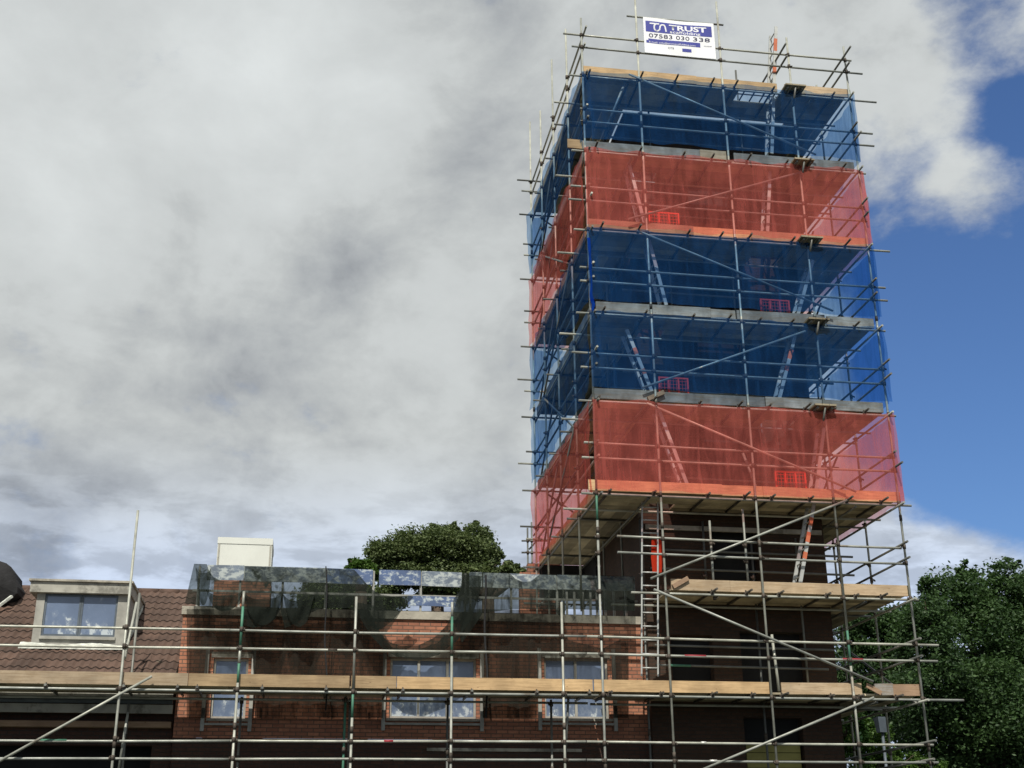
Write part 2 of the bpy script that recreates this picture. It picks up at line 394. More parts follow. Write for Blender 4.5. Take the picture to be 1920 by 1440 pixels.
for y, zt in zip(YS, (21.28, 21.65, 21.17, 21.84)):
    standard(A, y, 6.7 if y < 30 else 0, zt, TS, [z for z in allz if z > 8], side=1)
for y, zt in zip(YS, (20.3, 20.4, 20.2, 20.4)):
    standard(E_, y, 0, zt, TS, allz)
for x in (B+.2, CC, DD-.1):
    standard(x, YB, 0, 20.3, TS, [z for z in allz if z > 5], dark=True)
for x, z0, z1 in ((XIL, 0, 8.6), (8.3, 7.2, 8.6), (9.35, 0, 8.2), (10.35, 4.9, 8.3), (11.3, 0, 8.3), (7.9, 8.9, 12.), (9.8, 8.9, 12), (7.9, 13, 16), (9.4, 12.9, 15.8), (7.6, 16.9, 19.9), (9.9, 17, 20.2),
                  (6.35, 9, 12.6), (6.4, 12.9, 14.3), (6.2, 17, 18.81), (5.98, 18.9, 20.25), (6.75, 18.9, 19.6), (8.75, 18.9, 19.6)):
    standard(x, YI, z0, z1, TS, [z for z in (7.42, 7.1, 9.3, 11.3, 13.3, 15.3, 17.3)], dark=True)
for y in (26.6, 28.3):
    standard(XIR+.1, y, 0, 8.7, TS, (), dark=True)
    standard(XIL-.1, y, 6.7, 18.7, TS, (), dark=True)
standard(9.05-.2, 24.35, 6.85, 8.62, TS, (7.5, 7.85), name='standard')    # short stub standard in the open lift
standard(at(1339, 1110, Y=24.3).x, 24.3, 6.7, 8.33, TS, (7.53, 7.86, 6.75))

def rail(a, b, parent, name='guard_rail', r=.0242, dark=False, bands=(), ends=False, bend=0.):
    mb = MB(); a = Vector(a); b = Vector(b); mb.m = 4 if dark else 0
    mb.tube(a, b, r, 10, bend=bend)
    L = (b-a).length
    for t0, t1, m in bands:
        mb.m = m; mb.tube(a.lerp(b, t0), a.lerp(b, t1), r+.0015, 10)
    if ends:
        mb.m = 5
    return mb.build(name, TM, parent, smooth=True)
# front rails: (pixel of left end, pixel of right end) read on the rail's plane
YR = YF+.055
FR = [((1056, 62.8), (1596, 114)), ((1072, 86.6), (1617, 138.7)), ((1087, 203.4), (1636, 251)), ((1087, 226.9), (1639, 274)), ((1070, 348), (1619, 391)), ((1066, 373), (1626, 415)),
      ((1087, 500.6), (1660, 540)), ((1088, 526), (1664, 564)), ((1072, 660), (1657, 693.5)), ((1089, 687.8), (1661, 720.6)), ((1095, 829.3), (1677, 859)), ((1091, 857.3), (1682, 884.5)),
      ((1157, 1005), (1690, 1028)), ((1158, 1035.4), (1697, 1057.5))]
for (a, b) in FR:
    pa, pb = at(*a, Y=YR), at(*b, Y=YR); pm = pa.lerp(pb, random.uniform(.4, .65))
    j = random.uniform(-.012, .012)
    rail(pa, pb+Vector((0, 0, 0)), TS, bend=.012, bands=[(.49+j, .515+j, 1)])
TL = Vector((A+.15, YR, 0))
for (px0, py0, px1, py1, b) in ((1100, 1193, 1759.5, 1210, []), (1100, 1225.6, 1758, 1240, [(.27, .33, 3), (.72, .78, 3)]), (1100, 1390.6, 1750, 1397, [(.32, .335, 5)]), (1100, 1425, 1759.5, 1430, [(.34, .36, 5)])):
    rail(at(px0, py0, Y=YR), at(px1, py1, Y=YR), TS, bands=b, bend=.01)
# rails of the other three sides, inner rails
for i, z in enumerate(RH):
    if z > 8.9:
        o = random.uniform(.06, .3)
        rail((A+.055, YF-o, z+.05), (A+.055, YB+random.uniform(.1, .3), z+.05), TS, dark=i % 3 == 0, bend=.01)
    if z > 3:
        rail((E_-.055, YF-random.uniform(.25, .5), z+.05), (E_-.055, YB+.2, z+.05), TS, dark=True)
    if z > 5:
        rail((A-random.uniform(.2, .5) if z > 6.9 else 7, YB-.055, z), (E_+.2, YB-.055, z), TS, dark=i % 2 == 0)
for k, z in enumerate(LV):
    if z < 18:
        for dz in (.55, .95)[:2]:
            x0 = 7.1 if z < 8 else random.uniform(6.3, 7.6)
            rail((x0, YI-.05, z+dz+.15), (random.uniform(10.6, 11.6), YI-.05, z+dz+.12), TS, dark=True, bands=[(.08, .2, 2)] if k == 0 and dz < .6 else ())
    zl = z-.075
    x0 = A-.3 if k > 1 else (6.35 if k == 1 else A+.1)
    x1 = {0: 13.1, 7: 12.9, 5: 12.75, 2: 12.5}.get(k, 12.4)
    rail((x0, YF+.055, zl), (x1, YF+.055, zl), TS, 'ledger', bend=.008)
    rail((x0-.15 if k else A, YI-.12, zl-.03), (12.3, YI-.12, zl-.03), TS, 'ledger', dark=False)
    if k > 1:
        rail((A+.055, YF-.25, zl-.05), (A+.055, YB+.25, zl-.05), TS, 'ledger', dark=True)
        rail((XIL-.12, YF+.1, zl-.05), (XIL-.12, YB, zl-.05), TS, 'ledger', dark=True)
        rail((A-.35, YB-.055, zl), (E_+.3, YB-.055, zl), TS, 'ledger', dark=True)
    rail((E_-.055, YF-.35, zl-.05), (E_-.055, YB+.2, zl-.05), TS, 'ledger', dark=False)
    rail((XIR+.12, YF+.1, zl-.05), (XIR+.12, YB, zl-.05), TS, 'ledger', dark=True)
# transoms: tubes under the boards whose ends poke out
tn = 0
for k, z in enumerate(LV):
    zt = z-.028
    xs = [5.92, 6.95, 7.95, 8.75, 9.4, 10.3, 10.95, 11.7]
    if k == 1: xs = [x for x in xs if x > 7.5]
    for x in xs:
        x += random.uniform(-.12, .12)
        mb = MB(); mb.m = 6
        mb.tube((x, YF-random.uniform(.12, .34), zt), (x, YI-.02, zt), .0242, 8); coupler(mb, (x, YF+.055, zt-.02), 'y')
        if tn < 62: mb.build('transom', TM, TS, smooth=True); tn += 1
    if k >= 2:
        for y in (26.3, 27.9, 29.7):
            mb = MB(); mb.m = 4; mb.tube((A-random.uniform(.08, .3), y, zt), (XIL, y, zt), .0242, 8); mb.build('transom', TM, TS, smooth=True)
    for y in (26.2, 28.2):
        mb = MB(); mb.m = 4; mb.tube((XIR-.05, y, zt), (E_+random.uniform(.05, .3), y, zt), .0242, 8); mb.build('transom', TM, TS, smooth=True)
# diagonal braces on the front, read from the photograph on the brace plane
YD = YF-.05
for a, b in (((1179, 139), (1530, 290)), ((1178, 411), (1505, 322)), ((1194, 432), (1562, 583)), ((1205, 727), (1510, 621)), ((1213, 756), (1605, 922)),
             ((1220, 1085), (1590, 937)), ((1226, 1105), (1637, 1278)), ((1310, 1446), (1638.5, 1307.7))):
    rail(at(*a, Y=YD), at(*b, Y=YD), TS, 'diagonal_brace')
for a, b in (((1447, 1190), (1461, 1296)), ((1393, 850), (1421, 922)), ((1176, 145), (1140, 232))):
    rail(at(*a, Y=YF+.25), at(*b, Y=YF+.15), TS, 'strut', r=.028)
for k in range(2, 7):                                           # zigzag braces of the sides and the back
    z0, z1 = LV[k]-.1, LV[k+1]-.1
    ya, yb = (25.8, 29.3) if k % 2 else (29.3, 25.8)
    rail((A-.05, ya, z0), (A-.05, yb, z1), TS, 'diagonal_brace', dark=True)
    rail((A+.1, 30.9, z0+.1), (A+.1, 28.4, z1), TS, 'diagonal_brace', dark=True)
    xa, xb = (6.0, 8.9) if k % 2 else (8.9, 6.0)
    rail((xa, YB+.05, z0), (xb, YB+.05, z1), TS, 'diagonal_brace', dark=True)
    rail((E_+.05, 30.5, z0), (E_+.05, 27.0, z1), TS, 'diagonal_brace', dark=True)
rail((E_+.05, 24.4, 4.7), (E_+.05, 28.3, 6.7), TS, 'diagonal_brace', dark=True)

# boarded decks, plank by plank inside each side's part
def planks(mb, x0, x1, y0, y1, z, along='x', skip=None):
    w = .228
    if along == 'x':
        n = int(round((y1-y0)/w)); w = (y1-y0)/n
        for i in range(n):
            nj = int((x1-x0)/3.2)+1; xs = [x0]+[x0+(x1-x0)*(j+random.uniform(.25, .75))/nj for j in range(nj)]+[x1]
            for a, b in zip(xs, xs[1:]):
                if b-a < .05: continue
                if skip and skip[2] <= i <= skip[2]+1 and not (b < skip[0] or a > skip[1]):
                    if skip[0]-a > .1: mb.c = random.uniform(.55, 1.3); mb.box(a, skip[0], y0+i*w+.004, y0+(i+1)*w-.004, z, z+.038)
                    if b-skip[1] > .1: mb.c = random.uniform(.55, 1.3); mb.box(skip[1], b, y0+i*w+.004, y0+(i+1)*w-.004, z, z+.038)
                    continue
                mb.c = random.uniform(.35, 1.6); mb.box(a+.003, b-.003, y0+i*w+.004, y0+(i+1)*w-.004, z+random.uniform(0, .004), z+.038)
    else:
        n = int(round((x1-x0)/w)); w = (x1-x0)/n
        for i in range(n):
            nj = int((y1-y0)/3.2)+1; ys = [y0]+[y0+(y1-y0)*(j+random.uniform(.25, .75))/nj for j in range(nj)]+[y1]
            for a, b in zip(ys, ys[1:]):
                if b-a < .05: continue
                mb.c = random.uniform(.35, 1.6); mb.box(x0+i*w+.004, x0+(i+1)*w-.004, a+.003, b-.003, z+random.uniform(0, .004), z+.038)
HX = at(1382, 176, Z=LV[7]).x, at(1458, 182, Z=LV[7]).x; HY = at(1420, 167, Z=LV[7]).y; HI = int((HY-YF-.13)/.227)
print('hatch', HX, HY, HI)
for k, z in enumerate(LV):
    mb = MB(); x0 = {0: A+.1, 1: B+.12}.get(k, A+.06)
    planks(mb, x0, E_-.06, YF+.13, BY0-.02, z, 'x', skip=(HX[0], HX[1], HI) if k == 7 else ((9.75, 10.45, 3) if k % 2 else (6.95+.1, 7.6, 3)) if k > 1 else None)
    mb.build('deck_boards', M['deck'], TS, shade=True)
    if k >= 2:
        mb = MB(); planks(mb, A+.06, BX0-.02, BY0-.01, YB-.1, z, 'y'); mb.build('deck_boards', M['deck'], TS, shade=True)
        mb = MB(); planks(mb, BX0-.01, BX1+.01, BY1+.02, YB-.1, z, 'x'); mb.build('deck_boards', M['deck'], TS, shade=True)
    mb = MB(); planks(mb, BX1+.02, E_-.06, BY0-.01, YB-.1, z, 'y'); mb.build('deck_boards', M['deck'], TS, shade=True)
# toe boards
WO, WP, WG, WB = 'wood', 'wood_pale', 'wood_old', 'wood_brown'
TOE = {7: [(1092, 1305, WO), (1305, 1456, WO), (1470, 1590, WP)], 6: [(1064, 1091, WO), (1092, 1312, WG), (1312, 1361, WP), (1376, 1600, WG)], 5: [(1103, 1300, WP), (1300, 1408, 'wood_new'), (1408, 1625, WP)],
       4: [(1117, 1332, WG), (1333, 1379, WG), (1381, 1546, WG), (1550, 1638, WG)], 3: [(1114, 1232, WG), (1232, 1434, WG), (1435, 1655, WG)], 2: [(1103, 1353, 'wood_new'), (1350, 1430, 'wood_new'), (1430, 1585, 'wood_new'), (1560, 1688, 'wood_new')],
       1: [(1258, 1368, WP), (1369, 1580, WP), (1581, 1702, WP)], 0: [(1113, 1441, WO), (1465, 1616, WP), (1640, 1674, WG), (1672, 1730, WB)]}
for k, lst in TOE.items():
    z = LV[k]; ypx = 1284-0*k
    for n_, (p0, p1, mt) in enumerate(lst):
        ym = {7: 150, 6: 290, 5: 440, 4: 590, 3: 750, 2: 915, 1: 1100, 0: 1280}[k]
        x0 = at(p0, ym+(p0-1400)*.05, Y=YF+.09).x; x1 = at(p1, ym+(p1-1400)*.05, Y=YF+.09).x
        mb = MB(); dy = .003*(n_ % 2)*8; tilt = random.uniform(-.006, .012)
        zt = z+.002; h = .225
        mb.hexa([(x0, YF+.07+dy, zt), (x1, YF+.07+dy, zt+tilt), (x1, YF+.108+dy, zt+tilt), (x0, YF+.108+dy, zt), (x0, YF+.07+dy, zt+h), (x1, YF+.07+dy, zt+h+tilt), (x1, YF+.108+dy, zt+h+tilt), (x0, YF+.108+dy, zt+h)])
        if n_ == len(lst)-1 and k in (1, 7): mb.m = 1; mb.box(x1+.002, x1+.03, YF+.072, YF+.105, zt+.005, zt+h)
        mb.build('toe_board', [M[mt], M['edge']], TS)
    if k >= 2:
        for ya, yb in ((YF+.12, 27.5), (27.52, YB)):
            mb = MB(); mb.box(A+.07, A+.108, ya, yb, z+.002, z+.227); mb.build('toe_board', M[WG if k in (3, 4, 6) else WO], TS)
    mb = MB(); mb.box(E_-.11, E_-.072, YF+.12, YB, z+.002, z+.227); mb.build('toe_board', M[WP], TS)
# slanting offcuts resting against the toe boards, and hop-up boards that stick out by the fourth post
for (a, b, k) in (((1625, 1285), (1652, 1300), 0), ((1262, 1100), (1290, 1084), 1), ((1215, 748), (1245, 735), 3)):
    mb = MB(); mb.bar(at(*a, Y=YF+.04), at(*b, Y=YF+.04), .05, .09); mb.build('board_offcut', M[WB], TS)
for k in (3, 4, 5, 6, 7):
    cxp = {7: (1471, 1512), 6: (1484, 1524), 5: (1494, 1538), 4: (1510, 1552), 3: (1527, 1570)}[k]
    yy = {7: 158, 6: 302, 5: 450, 4: 600, 3: 756}[k]
    x0 = at(cxp[0], yy, Z=LV[k]).x; x1 = at(cxp[1], yy, Z=LV[k]).x
    mb = MB(); mb.c = .6
    for i in range(3): mb.box(x0+i*(x1-x0)/3+.004, x0+(i+1)*(x1-x0)/3-.004, 23.80, 25.1, LV[k]-.046, LV[k]-.008)
    mb.build('hop_up_boards', M['deck'], TS, shade=True)
    mb = MB(); mb.m = 4; mb.tube((x0+.08, 23.85, LV[k]-.075), (x0+.08, YF+.1, LV[k]-.075)); mb.tube((x1-.08, 23.85, LV[k]-.075), (x1-.08, YF+.1, LV[k]-.075)); mb.tube(((x0+x1)/2, 23.85, LV[k]-.075), ((x0+x1)/2, YF, LV[k]-.45))
    mb.build('hop_up_bracket', TM, TS, smooth=True)
mb = MB()
for i in range(4): x = HX[0]+(HX[1]-HX[0])*(i+.6)/4; mb.bar((x, YF+.13+HI*.27, LV[7]+.02), (x, YF+.13+(HI+2)*.235, LV[7]+.02), .03, .02)
mb.bar((HX[0], YF+.13+(HI+1)*.24, LV[7]+.045), (HX[1], YF+.13+(HI+1)*.24, LV[7]+.045), .03, .02); mb.build('hatch_grille', M['black_tube'], TS)
# guard tubes round the ladder hatch of the top deck
for z in (19.86, 19.52):
    rail((at(1460, 95, Y=24.2).x, 23.75, z+.05), (at(1460, 95, Y=24.2).x, 25.4, z+.05), TS, dark=True)

# ------------------------------------------------------------------ brick tower inside the scaffold
BT = empty('brick_tower', ((BX0+BX1)/2, BY0, 0), 'dark brick tower almost hidden inside the scaffold', 'tower')
def holed_wall(mb, x0, x1, z0, z1, y, th, holes, X=None):
    """front wall in the plane y with rectangular openings; real reveals th deep"""
    xs = sorted({x0, x1, *[h[0] for h in holes], *[h[1] for h in holes]}); zs = sorted({z0, z1, *[h[2] for h in holes], *[h[3] for h in holes]})
    for xa, xb in zip(xs, xs[1:]):
        for za, zb in zip(zs, zs[1:]):
            cx, cz = (xa+xb)/2, (za+zb)/2
            if any(h[0] < cx < h[1] and h[2] < cz < h[3] for h in holes): continue
            mb.face([(xa, y, za), (xb, y, za), (xb, y, zb), (xa, y, zb)])
    for a, b, c, d in holes:
        mb.face([(a, y, c), (a, y+th, c), (a, y+th, d), (a, y, d)]); mb.face([(b, y, c), (b, y, d), (b, y+th, d), (b, y+th, c)])
        mb.face([(a, y, d), (a, y+th, d), (b, y+th, d), (b, y, d)]); mb.face([(a, y, c), (b, y, c), (b, y+th, c), (a, y+th, c)])
ox = at(1330, 1020, Y=BY0).x, at(1412, 1020, Y=BY0).x
holes = [(8.5, 9.55, 7.2, 8.5), (8.5, 9.55, 9.3, 10.9), (8.5, 9.55, 12.6, 14.3), (8.5, 9.55, 15.9, 17.4), (7.5, 8.4, 5.0, 6.2), (9.0, 10.4, 4.9, 6.3), (8.95, 10.2, 2.2, 4.55)]
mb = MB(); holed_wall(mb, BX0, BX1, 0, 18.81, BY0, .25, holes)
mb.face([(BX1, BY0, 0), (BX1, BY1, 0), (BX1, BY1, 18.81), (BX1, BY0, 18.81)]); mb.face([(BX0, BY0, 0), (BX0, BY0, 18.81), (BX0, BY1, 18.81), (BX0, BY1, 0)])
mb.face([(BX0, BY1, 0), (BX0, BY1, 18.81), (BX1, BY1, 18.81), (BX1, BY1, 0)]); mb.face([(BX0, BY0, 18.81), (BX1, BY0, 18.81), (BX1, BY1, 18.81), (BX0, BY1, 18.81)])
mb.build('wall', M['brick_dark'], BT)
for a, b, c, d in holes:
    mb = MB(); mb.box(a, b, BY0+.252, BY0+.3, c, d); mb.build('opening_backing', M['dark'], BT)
mb = MB(); zc = [(3.55, 4.0)]
for i in range(4): mb.box(9.0, 10.15, BY0+.10, BY0+.13, 3.42+i*.15, 3.42+(i+1)*.15-.012)
mb.build('board_infill', M['ply'], BT)
mb = MB(); mb.box(8.15, 8.75, BY0-.06, BY0-.002, 3.05, 3.12); mb.build('sill', M['concrete'], BT)
mb = MB(); mb.box(BX0+.05, BX1-.05, BY0-.05, BY0-.002, 8.42, 8.52); mb.build('string_course', M['concrete'], BT)
# ------------------------------------------------------------------ debris nets
def net(name, mt, label, p0, p1, z0, z1, outn, seed, group, scal=.035):
    """sheet from p0 to p1 (plan points), hung between z0 and z1 with small folds and scalloped ties"""
    p0 = Vector((*p0, 0)); p1 = Vector((*p1, 0)); L = (p1-p0).length; nx = int(L/.11); nz = max(6, int((z1-z0)/.16)); rr = random.Random(seed)
    ph = [rr.uniform(0, 6.3) for _ in range(6)]; tie = rr.uniform(1.1, 1.5)
    mb = MB(); idx = []
    for i in range(nx+1):
        u = i/nx; s_ = u*L
        sg = abs(math.sin(math.pi*s_/tie+ph[0]))*scal; sg2 = abs(math.sin(math.pi*s_/(tie*1.3)+ph[1]))*scal*.35
        for j in range(nz+1):
            v = j/nz; z = z0+sg2+(z1-sg-z0-sg2)*v
            off = .03*(1-v)*math.sin(s_*3.7+ph[1]*2+v)+.018*math.sin(s_*2.1+ph[2]+v*2.2)+.012*math.sin(s_*5.3+ph[3]-v*3.)+.02*math.sin(v*math.pi)*math.sin(s_*1.1+ph[4])+.010*math.sin((s_+z)*9+ph[5])+.016*math.sin(s_*7.3+2.2*math.sin(z*2.3+ph[0]))*(.4+.6*v)+.012*math.sin(s_*13.1-z*4+ph[4])
            p = p0.lerp(p1, u)+Vector((*outn, 0))*(off+.02); mb.v.append((p.x, p.y, z))
    for i in range(nx):
        for j in range(nz):
            a = i*(nz+1)+j; mb.f.append((a, a+nz+1, a+nz+2, a+1)); mb.mi.append(0); mb.col.append(1)
    o = solo(mb, name, M[mt], label, 'debris net', group)
    o.data.polygons.foreach_set('use_smooth', [True]*len(o.data.polygons))
    return o
FY = YF-.115; LX = A-.06; RX = E_+.05; BY = YB+.05
bands = [('blue', 17.00, 18.80, 'topmost blue'), ('red', 14.80, 16.78, 'upper red'), ('blue', 13.01, 14.77, 'blue, just below the upper red'), ('blue', 11.01, 12.78, 'blue, just above the lower red'), ('red', 8.80, 10.78, 'lowest red')]
for n_, (c, z0, z1, w) in enumerate(bands):
    gname = c+' debris nets round the scaffold tower'
    net('debris_net', 'net_'+c, f'{w} debris net on the front of the scaffold tower', (A-.05, FY), (E_+.06, FY), z0, z1, (0, -1), 10+n_, gname, .06 if c == 'red' else .03)
    net('debris_net', 'net_'+c, f'{w} debris net on the left side of the scaffold tower', (LX, BY), (LX, YF-.05), z0-.03, z1, (-1, 0), 30+n_, gname)
    net('debris_net', 'net_'+c, f'{w} debris net on the right side of the scaffold tower', (RX, YF-.05), (RX, BY), z0, z1, (1, 0), 50+n_, gname)
    net('debris_net', 'net_'+c, f'{w} debris net on the back of the scaffold tower', (E_+.02, BY), (A, BY), z0, z1, (0, 1), 70+n_, gname)
# bunched pieces
def bunch(pts, Y, mt, label, w0, name, cat='netting'):
    mb = MB(); P = [at(x, y, Y=Y) for x, y in pts]; rr = random.Random(5); k = 8; i0 = 0; ring = []
    for n_, p in enumerate(P):
        w = w0*(rr.uniform(.55, 1.35))
        for q in range(k):
            a = 2*math.pi*q/k; mb.v.append((p.x+math.cos(a)*w*rr.uniform(.8, 1.2), p.y+math.sin(a)*w*.6, p.z))
    for n_ in range(len(P)-1):
        for q in range(k):
            mb.f.append((n_*k+q, n_*k+(q+1) % k, (n_+1)*k+(q+1) % k, (n_+1)*k+q)); mb.mi.append(0); mb.col.append(1)
    return solo(mb, name, M[mt], label, cat)
bunch([(1104, 446), (1105, 462), (1106, 480), (1107, 495), (1107, 507), (1109, 522), (1109, 538), (1108, 552), (1110, 562), (1113, 572), (1111, 582)], YF-.1, 'net_solid_blue', 'bright blue net bunched and tied down the front left post', .03, 'bunched_net')
mb = MB(); P = [at(x, y, Y=24.75) for x, y in ((1222, 1012), (1246, 1010), (1241, 1073), (1224, 1075), (1221, 1045))]
mb.face([P[0], P[1], P[2], P[3], P[4]]); mb.face([p+Vector((0, .012, 0)) for p in P]); solo(mb, 'hanging_net', M['net_solid_red'], 'torn orange red net strip hanging behind the silver ladder', 'netting')

mb = MB(); mb.box(A+.05, BX0+.6, YB-.14, YB-.12, 7.95, 8.83); mb.box(XIL-.02, XIL, BY1, YB-.15, 7.95, 8.83)  # added dark sheet standing in for the shade under the back deck
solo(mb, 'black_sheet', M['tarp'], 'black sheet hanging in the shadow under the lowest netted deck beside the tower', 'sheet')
# ------------------------------------------------------------------ banner
def banner():
    z0, z1 = 19.52, 20.52; x0, x1 = 7.20, 8.93; Y = YF-.045
    root = empty('banner', ((x0+x1)/2, Y, z0), 'white and blue printed advertising banner tied at the very top of the scaffold', 'banner')
    mb = MB(); nx, nz = 36, 20
    f = lambda u, v: .007*math.sin(u*9)*math.sin(v*5)+.018*math.sin(u*3.1+v*2)*(1-v)
    for i in range(nx+1):
        for j in range(nz+1):
            u, v = i/nx, j/nz; mb.v.append((x0+(x1-x0)*u, Y+f(u, v), z0+(z1-z0)*v-.02*math.sin(u*math.pi)*v))
    for i in range(nx):
        for j in range(nz):
            a = i*(nz+1)+j; mb.f.append((a, a+nz+1, a+nz+2, a+1)); mb.mi.append(0); mb.col.append(1)
    mb.build('sheet', M['banner_white'], root, smooth=True)
    def strip(u0, u1, v0, v1, m, nm, d=.003):
        s_ = MB(); n = 24
        for i in range(n):
            ua, ub = u0+(u1-u0)*i/n, u0+(u1-u0)*(i+1)/n
            for j in range(4):
                va, vb = v0+(v1-v0)*j/4, v0+(v1-v0)*(j+1)/4
                s_.face([(x0+(x1-x0)*u, Y+f(u, v)-d, z0+(z1-z0)*v-.02*math.sin(u*math.pi)*v) for u, v in ((ua, va), (ub, va), (ub, vb), (ua, vb))])
        s_.build(nm, M[m], root)
    strip(.03, .965, .60, .90, 'banner_blue', 'blue_band'); strip(.03, .79, .285, .36, 'banner_blue', 'address_band'); strip(.06, .79, .36, .41, 'banner_blue', 'thin_band', .002)
    def text(s_, u, v, size, m, nm, u1=None, bold=.0):
        cu = bpy.data.curves.new('t', 'FONT'); cu.body = s_; cu.size = size; cu.offset = bold; cu.resolution_u = 3
        ob = bpy.data.objects.new('t', cu); C.objects.link(ob); dg = bpy.context.evaluated_depsgraph_get(); dg.update()
        me = bpy.data.meshes.new_from_object(ob.evaluated_get(dg)); bpy.data.objects.remove(ob)
        co = np.empty(len(me.vertices)*3); me.vertices.foreach_get('co', co); co = co.reshape(-1, 3)
        w = co[:, 0].max()-co[:, 0].min(); k = 1 if u1 is None else (u1-u)*(x1-x0)/w
        q = np.zeros_like(co); q[:, 0] = (co[:, 0]-co[:, 0].min())*k
        uu = u+q[:, 0]/(x1-x0); vv = v+co[:, 1]/(z1-z0)
        q[:, 0] = x0+(x1-x0)*uu; q[:, 2] = z0+(z1-z0)*vv-.02*np.sin(uu*math.pi)*vv
        q[:, 1] = Y+np.array([f(a, b) for a, b in zip(uu, vv)])-.0065
        q -= np.array(woff(root)); me.vertices.foreach_set('co', q.ravel()); me.materials.clear(); me.materials.append(M[m])
        o = bpy.data.objects.new(nm, me); C.objects.link(o); o.parent = root
    text('TRUST', .36, .715, .20, 'banner_white', 'heading_text', .89, .006)
    text('scaffolding', .37, .615, .115, 'banner_white', 'subheading_text', .80, .001)
    for s_, u, u1 in (('07583', .07, .40), ('030', .45, .64), ('338', .69, .93)): text(s_, u, .45, .155, 'ink', 'phone_digits', u1, 0)
    text('E-mail: info@trustscaffolding.com', .07, .297, .062, 'banner_white', 'address_text', .72)
    text('CITB', .33, .17, .07, 'ink', 'small_mark'); text('▪ accredited'.replace('▪ ', ''), .84, .32, .05, 'ink', 'small_mark', .95)
    strip(.53, .66, .12, .21, 'banner_blue', 'small_emblem')
    # looping T and N monogram, drawn as a thick line
    lg = MB(); pts = [(.095, .845), (.215, .845), (.18, .845), (.155, .80), (.15, .72), (.165, .665), (.20, .655), (.225, .70), (.235, .78), (.255, .825), (.29, .825), (.305, .77), (.315, .66)]
    def ribbon(pp, w=.036):
        V = [Vector((x0+(x1-x0)*u, 0, z0+(z1-z0)*v)) for u, v in pp]
        for a, b in zip(V, V[1:]):
            d = (b-a).normalized(); n_ = Vector((-d.z, 0, d.x))*w/2; e = d*.012
            q = [a-e-n_, b+e-n_, b+e+n_, a-e+n_]
            lg.face([(p.x, Y+f((p.x-x0)/(x1-x0), (p.z-z0)/(z1-z0))-.0065, p.z-.015) for p in q])
    def smooth(pp):
        o_ = []
        for i in range(len(pp)-1):
            p0, p1, p2, p3 = pp[max(0, i-1)], pp[i], pp[i+1], pp[min(len(pp)-1, i+2)]
            for j in range(6):
                t_ = j/6; o_.append(tuple(.5*((2*b)+(-a+c)*t_+(2*a-5*b+4*c-d)*t_*t_+(-a+3*b-3*c+d)*t_**3) for a, b, c, d in zip(p0, p1, p2, p3)))
        return o_+[pp[-1]]
    ribbon(pts[:2]); ribbon(smooth(pts[2:])); lg.build('monogram', M['banner_white'], root)
banner()
rail(at(1175, 30, Y=YR), at(1356, 47, Y=YR), TS)

# ------------------------------------------------------------------ ladders
def ladder(label, top, bot, Y0, w=.38, X=False, bands=(), step=.28, r=.03):
    """edge-on ladder: rails at Y0 and Y0+w; pixel ends of the near rail"""
    a, b = at(*bot, Y=Y0), at(*top, Y=Y0)
    root = empty('ladder', a, label, 'ladder', 'aluminium ladders between the lifts')
    d = b-a; L = d.length; off = Vector((0, w, 0)) if not X else Vector((X, 0, 0))
    for s_ in (0, 1):
        mb = MB(); o_ = off*s_
        if X: mb.tube(a+o_, b+o_, r, 8)
        else: mb.bar(a+o_, b+o_, .032, .075, (1, 0, 0))
        if s_ == 0:
            for t0, t1 in bands: mb.m = 1; mb.bar(a.lerp(b, t0), a.lerp(b, t1), .036, .082, (1, 0, 0)); mb.m = 0
        mb.m = 1 if False else 0
        mb.build('side_rail', [M['alu'], M['orange']], root)
    n = int(L/step)
    for i in range(n):
        if X and i in (8,): continue
        p = a+d*((i+.6)/n); mb = MB(); mb.tube(p, p+off, .015, 8); mb.build('rung', M['alu'], root, smooth=True)
ladder('ladder poking up above the top boards', (1455, 50), (1447, 288), 24.45, bands=[(.62, .68), (.8, .9)])
ladder('left ladder of two behind the upper red net', (1179, 305), (1208, 418), 24.5)
ladder('right ladder of two behind the upper red net', (1444, 315), (1439, 434), 24.5)
ladder('ladder left of centre, just under the upper red net', (1214, 440), (1249, 572), 24.5)
ladder('ladder on the right, just under the upper red net', (1524, 488), (1496, 590), 24.5, bands=[])
ladder('ladder left of centre in the lower of the two adjoining blue nets', (1175, 618), (1222, 734), 24.5, bands=[(.28, .36), (.6, .7)])
ladder('ladder on the right in the lower of the two adjoining blue nets', (1498, 600), (1461, 748), 24.5, bands=[(.35, .42), (.5, .62)])
ladder('left ladder of two behind the lowest red net', (1234, 765), (1288, 908), 24.5)
ladder('right ladder of two behind the lowest red net', (1545, 802), (1530, 920), 24.5)
ladder('orange banded ladder in the first open lift under the nets', (1527, 940), (1500, 1095), 24.5, bands=[(.30, .38), (.5, .62), (.70, .8)])
ladder('upright silver ladder facing out, left of the dark tower', (1204, 941), (1203, 1268), 24.7, X=.335, r=.019, step=.27)

